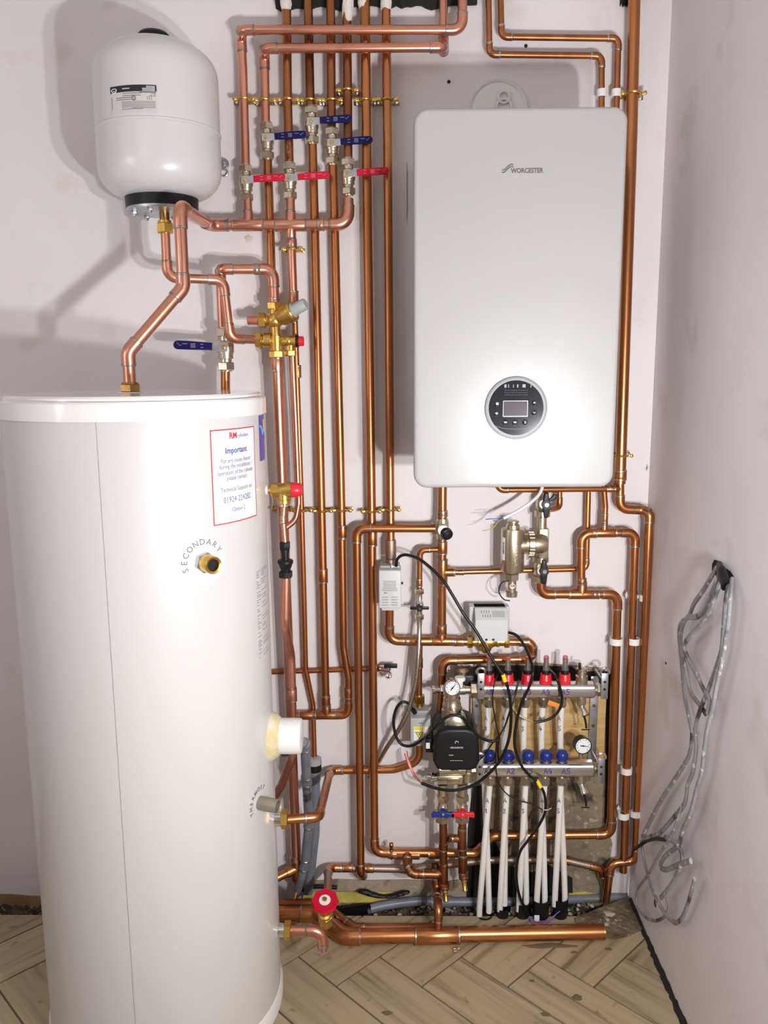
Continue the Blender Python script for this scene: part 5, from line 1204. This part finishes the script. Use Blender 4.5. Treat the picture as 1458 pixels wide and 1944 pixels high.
k2 = cable('black cable from the tilted actuator hanging down through the manifold to the floor', [(962, 1200, .085), (980, 1206, .10), (996, 1226, .12), (1008, 1255, .15), (1012, 1277, fo+.02), (1004, 1305, fo+.02), (990, 1335, fo+.015), (980, 1375, fo+.015), (977, 1415, fo+.015), (988, 1450, fo+.01), (1005, 1472, fo), (1023, 1488, fo), (1034, 1510, fo-.01), (1035, 1540, fo-.02), (1024, 1565, fo-.02), (1005, 1592, fo-.02), (987, 1618, fo-.02), (980, 1655, .13), (986, 1700, .12), (1004, 1738, .12)], .0038,
    extra=[((1023, 1488, fo), (1029, 1499, fo), YEL, 'yellow_tape', .022, .0052)])
wires(k2, [WBLU, WRED, WBRN, WBLU], [(1004, 1738, .12), (1016, 1752, .135), (1036, 1750, .14), (1056, 1735, .13)], .008, .0011)
k3 = cable('black cable looping left out of the dark grey actuator to the pump', [(786, 1350, .075), (776, 1336, .085), (763, 1333, .09), (752, 1346, .09), (747, 1370, .09), (752, 1398, .095), (764, 1414, .10), (784, 1415, .11), (804, 1402, .12), (824, 1382, fo+.03), (842, 1365, fo+.035), (862, 1357, fo+.035), (880, 1364, fo+.035), (893, 1382, fo+.02), (912, 1400, fo+.015), (933, 1407, fo+.01), (950, 1403, fo+.01)], .0039,
    extra=[((786, 1350, .075), (780, 1340, .08), BLACK, 'gland', .014, .0062)])
k4 = cable('black cable with an orange tag curling in front of the right flow meters', [(1042, 1270, .07), (1055, 1285, mo+.03), (1063, 1305, mo+.035), (1067, 1328, mo+.035), (1062, 1347, mo+.035), (1048, 1362, mo+.035), (1030, 1369, mo+.035), (1013, 1371, mo+.035)], .0036)
p_ = at(1051, 1337, mo+.037); MB().box(p_, (.030, .0012, .012), Matrix.Rotation(math.radians(20), 3, 'Y'), bev=.0003).build('orange_tag', ORANGE, k4)
wires(k4, [WBRN, WWHT, WGRN], [(1013, 1371, mo+.035), (995, 1364, mo+.04), (980, 1353, mo+.04), (972, 1340, mo+.03)], .004, .0010)
k5 = cable('thin black lead looping under the pump to the left flow meter', [(822, 1405, mo+.04), (822, 1425, mo+.06), (829, 1448, mo+.06), (848, 1460, mo+.05), (872, 1460, mo+.05), (898, 1452, mo+.05), (918, 1435, mo+.05), (932, 1415, mo+.05), (945, 1398, fo+.005)], .0016,
    extra=[((845, 1458, mo+.05), (838, 1455, mo+.05), WWHT, 'heat_shrink', .012, .0024)])
k6 = cable('thin black sensor lead dangling below the lower bar to a loose end', [(943, 1400, fo-.01), (941, 1440, mo+.05), (944, 1478, mo+.045), (958, 1503, mo+.04), (980, 1518, mo+.04), (1008, 1526, mo+.04), (1030, 1537, mo+.04)], .0016)
wires(k6, [WBRN, WWHT], [(1030, 1537, mo+.04), (1038, 1538, mo+.04), (1046, 1535, mo+.04)], .004, .0008)
k7 = cable('dark twisted lead running down between the first and second flow meters', [(945, 1280, mo+.03), (938, 1300, mo+.045), (935, 1330, mo+.045), (940, 1365, mo+.045), (946, 1392, mo+.05), (949, 1402, mo+.05)], .0017)
cable('black cable pair bunched at the left end of the lower bar', [(985, 1290, mo+.02), (978, 1322, mo+.03), (968, 1350, mo+.04), (958, 1380, mo+.045), (948, 1398, mo+.05), (945, 1425, mo+.05), (948, 1450, mo+.04)], .0024)

wc = cable('white cable stub hanging from the boiler with bared cores', [(1034, 900, .10), (1027, 932, .11), (1012, 950, .12), (990, 966, .12), (970, 977, .12), (956, 984, .12)], .0042, WHITE_PL, name='mains_cable')
wires(wc, [WBLU], [(956, 984, .12), (945, 985, .12), (932, 985, .12), (922, 986, .12)], 0, .0011)
wires(wc, [WBLU], [(956, 984, .12), (944, 989, .12), (936, 988, .12)], 0, .0011)
wires(wc, [WGRN], [(956, 984, .12), (946, 990, .12), (938, 1000, .12), (926, 1006, .12), (915, 1008, .12)], 0, .0011)
cable('thin black stray wire behind the magnetic filter on the wall', [(1120, 1140, .006), (1176, 1090, .006), (1186, 1074, .006), (1196, 1080, .006)], .001, mat('faint_pencil', (.5, .46, .43), .8), name='pencil_mark', cat='mark') if False else None

# ------------------------------------------------------------------ grey twin cables out of the hole in the right wall
xw = XR-.012
def c4(x, y): return 1160+x/4.225, 1040+y/4.225
def c5(x, y): return 1160+x/4.19, 1480+y/4.19
def twin(label, pts, w_=.0066, dep=0.0, m=TWIN):
    P = []
    for i, (f, x, y, *e) in enumerate(pts):
        px, py = (c4 if f == 4 else c5)(x, y); P.append(atx(px, py, xw-dep-(e[0] if e else 0)))
    o = MB().tube(smooth(P, 6), w_, 10, flat=.55, flatdir=(1, 0, 0)).build('twin_cable', m)
    return tag(o, label, 'cable', 'grey twin cables hanging on the right wall')
hole = thing('wall_hole', 'ragged dark hole in the right wall where the grey cables come out', 'hole', atx(*c4(880, 330), XR))
hp = [atx(*c4(x, y), XR) for x, y in ((830, 95), (862, 105), (900, 150), (960, 190), (985, 230), (965, 320), (900, 300), (850, 230), (810, 190), (812, 130))]
b = MB(); hc = sum((V(p) for p in hp), V((0, 0, 0)))/len(hp)
b.prism([(p.y-hc.y, p.z-hc.z) for p in hp], hc+V((.004, 0, 0)), (0, 1, 0), (0, 0, 1), (-.0046, 0, 0)); b.build('void', DARK, hole)
b = MB()
for p in hp[:4]+hp[8:]: b.ball(p+V((.002, 0, 0)), .0035, (.35, random.uniform(.7, 1.3), random.uniform(.7, 1.4)), 8)
b.build('chipped_rim', PLASTER, hole)
o = MB().tube(smooth([atx(*c4(868, 150), XR-.004), atx(*c4(885, 195), XR-.016), atx(*c4(920, 300), XR-.020)], 6), [.012]*6+[.015]*7, 14, flat=.6, flatdir=(1, 0, 0)).build('cable_sleeve', BLACK); tag(o, 'black sleeve round the grey cables where they leave the wall hole', 'sleeve')
twin('grey twin cable furthest left, bowing out then down to the pipe foot', [(4, 850, 150), (4, 800, 240, .01), (4, 740, 340, .01), (4, 665, 450, .01), (4, 625, 545, .008), (4, 560, 610, .006), (4, 545, 700, .004), (4, 565, 930, .004), (4, 585, 1160, .004), (4, 625, 1360, .004), (4, 648, 1500, .004), (4, 630, 1650, .006), (4, 580, 1750, .008), (4, 470, 1920, .01), (5, 420, 130, .01), (5, 330, 290, .012), (5, 250, 460, .016)])
twin('grey twin cable with a kink left of the hole, joining the left strand', [(4, 875, 180), (4, 830, 300, .016), (4, 780, 430, .018), (4, 735, 520, .018), (4, 680, 555, .018), (4, 610, 560, .016), (4, 570, 640, .012), (4, 560, 760, .010), (4, 585, 900, .010), (4, 610, 1040, .010), (4, 640, 1160, .010), (4, 715, 1265, .010), (4, 760, 1330, .012)])
twin('plaster spotted twin cable crossing from the hole to the inner loop', [(4, 910, 230), (4, 850, 350, .022), (4, 800, 490, .022), (4, 720, 610, .022), (4, 640, 700, .020), (4, 590, 780, .016), (4, 615, 880, .014), (4, 680, 1000, .014), (4, 740, 1130, .016), (4, 790, 1220, .018), (4, 775, 1330, .018)])
twin('grey twin cable on the inner right crossing behind to the lower bundle', [(4, 945, 260), (4, 920, 420, .010), (4, 900, 640, .010), (4, 885, 820, .010), (4, 840, 970, .012), (4, 780, 1140, .014), (4, 715, 1300, .016), (4, 675, 1450, .016), (4, 680, 1620, .016), (4, 655, 1800, .016), (5, 610, 40, .016), (5, 585, 190, .016), (5, 500, 300, .016), (5, 380, 430, .018), (5, 260, 470, .020)])
twin('grey twin cable furthest right, hanging straight then folding over at the bottom', [(4, 968, 250), (4, 955, 420, .018), (4, 935, 620, .018), (4, 900, 850, .018), (4, 850, 1080, .018), (4, 815, 1280, .018), (4, 770, 1460, .018), (4, 745, 1640, .018), (4, 725, 1800, .018), (5, 680, 80, .018), (5, 630, 270, .018), (5, 570, 400, .018), (5, 535, 520, .018), (5, 430, 610, .018), (5, 392, 690, .018), (5, 440, 715, .020), (5, 540, 675, .020), (5, 635, 648, .020)])
twin('pale grey cable looping in a wide ring just above the floor edge', [(5, 560, 210, .02), (5, 500, 400, .02), (5, 440, 510, .02), (5, 370, 620, .02), (5, 300, 750, .02), (5, 215, 870, .014), (5, 203, 985, .012), (5, 265, 1085, .010), (5, 345, 1122, .010), (5, 425, 1090, .010), (5, 458, 1010, .012), (5, 440, 935, .016)], .0046)
twin('grey cable tail crossing diagonally down into the lowest loop', [(5, 240, 480, .02), (5, 255, 590, .02), (5, 285, 730, .016), (5, 340, 900, .014), (5, 420, 1050, .012), (5, 500, 1135, .010), (5, 560, 1105, .010), (5, 610, 990, .010), (5, 640, 880, .012), (5, 665, 790, .014)], .0058)
twin('short grey twin cable end twisting in the middle of the lower bundle', [(5, 430, 455, .02), (5, 520, 510, .02), (5, 565, 610, .02), (5, 535, 730, .02), (5, 470, 850, .022), (5, 395, 940, .022)], .0064)
twin('dark stained cable end tucked behind the outermost copper pipe', [(5, 440, 480, .02), (5, 350, 470, .02), (5, 280, 490, .02), (5, 235, 520, .026), (5, 175, 560, .03)], .0050, m=CABLE)
o = MB().lathe(atx(1266, 1259, XR+.002), (-1, 0, 0), [(0, .004), (.003, .0038)], 10).build('wall_plug', DARK); tag(o, 'small dark hole in the right wall left of the cables', 'hole')
o = MB().lathe(atx(*c5(358, 985), XR+.002), (-1, 0, 0), [(0, .010), (.003, .0095)], 14).build('wall_plug', WBRN); tag(o, 'brown hole low in the right wall inside the cable loop', 'hole')

# ------------------------------------------------------------------ waste and floor-level pipes along the wall
gp_ = run('grey plastic condensate pipe from the immersion heater down behind the copper', [(573, 1409, .36), (579, 1412, .30), (582, 1480, .20), (586, 1560, .11), (579, 1640, .07), (563, 1697, .05)], .024, PVC, name='plastic_pipe')
b = MB(); o_ = at(581, 1490, .20)+V((0, -.0135, 0))
for k_, pl in enumerate(([(0, 1), (.6, 1)], [(.3, 1), (.3, 0)], [(.8, .6), (.95, 0), (1.1, .5), (1.25, 0), (1.4, .6)], [(1.6, .3), (1.75, .6), (1.95, .3), (1.75, 0), (1.6, .3)])):
    b.tube([o_+V((v*.016-.006, -.0005, -u*.020)) for u, v in pl], .0009, 5)
b.build('pen_writing', INKK, gp_, 'black pen word written down the pipe')
w_ = thing('plastic_pipe', 'grey plastic waste socket with a black rubber seal under the thin copper pipe', 'pipe', at(575, 1690, .03))
q = at(597, 1452, .035); MB().tube([at(597, 1446, .035), at(599, 1500, .033), at(598, 1580, .026), at(585, 1695, .022)], .0135, 16).build('pipe', PVC, w_)
MB().lathe(q, Z1, [(-.045, .0165), (-.012, .0185), (.0, .0185)], 20).build('socket', PVC, w_); MB().lathe(q, Z1, [(-.016, .0195), (.004, .0195)], 20).build('rubber_seal', BLACK, w_)
MB().lathe(q, Z1, [(.004, .0200), (.020, .0195), (.022, .016)], 20).build('grey_ring', mat('pale_pvc', (.36, .36, .36), .5), w_)
def fl(px, py, z): return (atz(px, py, z),)
pv = thing('plastic_pipe', 'grey plastic pipe lying in the gap along the back wall', 'pipe', atz(900, 1712, .0))
P = smooth([atz(697, 1727, .0), atz(730, 1719, .004), atz(790, 1711, .006), atz(850, 1712, .002), atz(1000, 1711, .0), atz(1190, 1701, .0)], 6)
MB().tube(P, .0125, 16).build('pipe', PVC, pv); MB().lathe(atz(838, 1712, .003), X1, [(-.03, .0160), (.03, .0160)], 18).build('coupler', PVC, pv)
cf = thing('corrugated_conduit', 'black corrugated conduit slipped over the end of the grey pipe', 'conduit', atz(660, 1735, .0)); a_, c_ = atz(642, 1734, .0), atz(703, 1724, .002); dv_ = (c_-a_); n = 22
MB().lathe(a_, dv_, [(dv_.length*k/(2*n), .0155 if k % 2 else .0130) for k in range(2*n+1)], 18).build('corrugated_sleeve', BLACK, cf)
cable('black rubber lead lying over the yellow membrane left of the gate valve', [(570, 1690, .02), (600, 1683, .02), (640, 1685, .02)], .006, BLACK, name='rubber_lead')
ym = []
for (x0, x1, y0, y1, lab) in ((575, 760, 1690, 1712, 'left of the white pipes'), (1080, 1140, 1692, 1706, 'right of the white pipes')):
    P = [at(x0, y1, .02), at(x1, y1+2, .02), at(x1-10, y0+4, .004), at((x0+x1)/2, y0, .004), at(x0, y0+3, .004)]
    b = MB(); b.face([b.bm.verts.new(p) for p in P]); b.face([b.bm.verts.new(p+V((0, .004, -.004))) for p in P][::-1])
    for i in range(5):
        pass
    tag(b.build('membrane_strip', YELM), 'yellow membrane strip along the wall foot, %s' % lab, 'membrane')
b = MB()
for i in range(30):
    t = i/29; p = at(690+(770-690)*t, 1692+10*math.sin(t*3), .028); b.ball(p, .009+.004*random.random(), (1.4, .7, .5), 6)
tag(b.build('tar_felt', BLACK), 'crumpled black felt scrap beside the yellow membrane', 'felt', kind=None)

# debris, each larger piece its own
rnd = random.Random(11)
def chunk(label, p, s, m, nm='rubble_stone', g_='loose stones in the broken floor corner', cat='stone'):
    b = bmesh.new(); bmesh.ops.create_icosphere(b, subdivisions=1, radius=s)
    mb = MB()
    for v in b.verts: v.co = v.co*rnd.uniform(.7, 1.2); v.co.z *= .65
    mb._merge(b, p, None); o = mb.build(nm, m, sharp=20); tag(o, label, cat, g_); return o
STN = [mat('pale_stone', (.46, .40, .31), .9, bump=(90, .5)), mat('brown_stone', (.26, .20, .13), .9, bump=(90, .5)), mat('dark_stone', (.12, .10, .07), .9)]
for i in range(46):
    px = rnd.uniform(1085, 1205); py = rnd.uniform(1712, 1768)
    s = rnd.choice((.004, .005, .006, .008)); p = atz(px, py, -.014+s*.4 if atz(px, py, 0).y > -floor_edge else s*.5)
    if p.x < XR-.02: chunk('small loose stone in the broken floor corner under the right pipes', p, s, STN[i % 3])
for i in range(40):
    px = rnd.uniform(700, 1085); py = rnd.uniform(1722, 1738); s = rnd.choice((.004, .005, .007)); chunk('small loose stone in the gap between tiles and back wall', atz(px, py, -.016), s, STN[(i+1) % 3], g_='loose stones in the gap along the back wall')
chunk('pale lump of mortar at the foot of the right vertical pipe', atz(1157, 1738, .0), .017, STN[0], 'mortar_lump', None, 'mortar')
for px, py, s in ((932, 1722, .016), (978, 1728, .018), (1015, 1730, .015), (1045, 1728, .017)):
    chunk('broken mortar lump in front of the black sleeves', atz(px, py, -.012), s, STN[0], 'mortar_lump', 'broken mortar lumps by the black sleeves', 'mortar')
o = MB().box(atz(867, 1803, .006), (.018, .010, .008), Matrix.Rotation(.3, 3, 'Z'), bev=.0015).build('cable_saddle', CHROME); tag(o, 'small shiny metal bit lying on the tiles before the copper pipe', 'scrap')
for (px, py, lab) in ((1019, 1744, 'behind'), (1022, 1780, 'in front of')):
    o = MB().box(atz(px, py, .012), (.014, .004, .020), bev=.001).build('cable_tie_block', WHITE_PL); tag(o, 'small white plastic tag %s the thick floor pipe' % lab, 'tag')
for i, (px, py, sx, sy) in enumerate(((1040, 1795, .075, .012), (1095, 1895, .016, .012), (1155, 1802, .012, .006), (1090, 1808, .012, .006), (735, 1923, .014, .008), (1035, 1926, .014, .008), (1010, 1862, .008, .005))):
    p = atz(px, py, .0); b = MB(); ang = [k*2*PI/14 for k in range(14)]; rr = [rnd.uniform(.6, 1.15) for _ in ang]
    b.rings([[p+V((sx*r_*math.cos(a)*f, sy*r_*math.sin(a)*f, z)) for a, r_ in zip(ang, rr)] for f, z in ((1, .0003), (.9, .0012), (.5, .0015))])
    tag(b.build('mud_spot', mat('dried_mud', (.15, .10, .055), .9)), ('long brown mud stain on the tiles before the pipe', 'round brown mud blot on the tiles at lower right', 'brown mud spot right of the pipe end', 'small mud spot right of the long stain', 'mud spot near the frame bottom left of centre', 'mud spot at the frame bottom right of centre', 'tiny mud spot on the middle tile')[i], 'mud')
# dark gap and rough plaster edge along the foot of the right wall
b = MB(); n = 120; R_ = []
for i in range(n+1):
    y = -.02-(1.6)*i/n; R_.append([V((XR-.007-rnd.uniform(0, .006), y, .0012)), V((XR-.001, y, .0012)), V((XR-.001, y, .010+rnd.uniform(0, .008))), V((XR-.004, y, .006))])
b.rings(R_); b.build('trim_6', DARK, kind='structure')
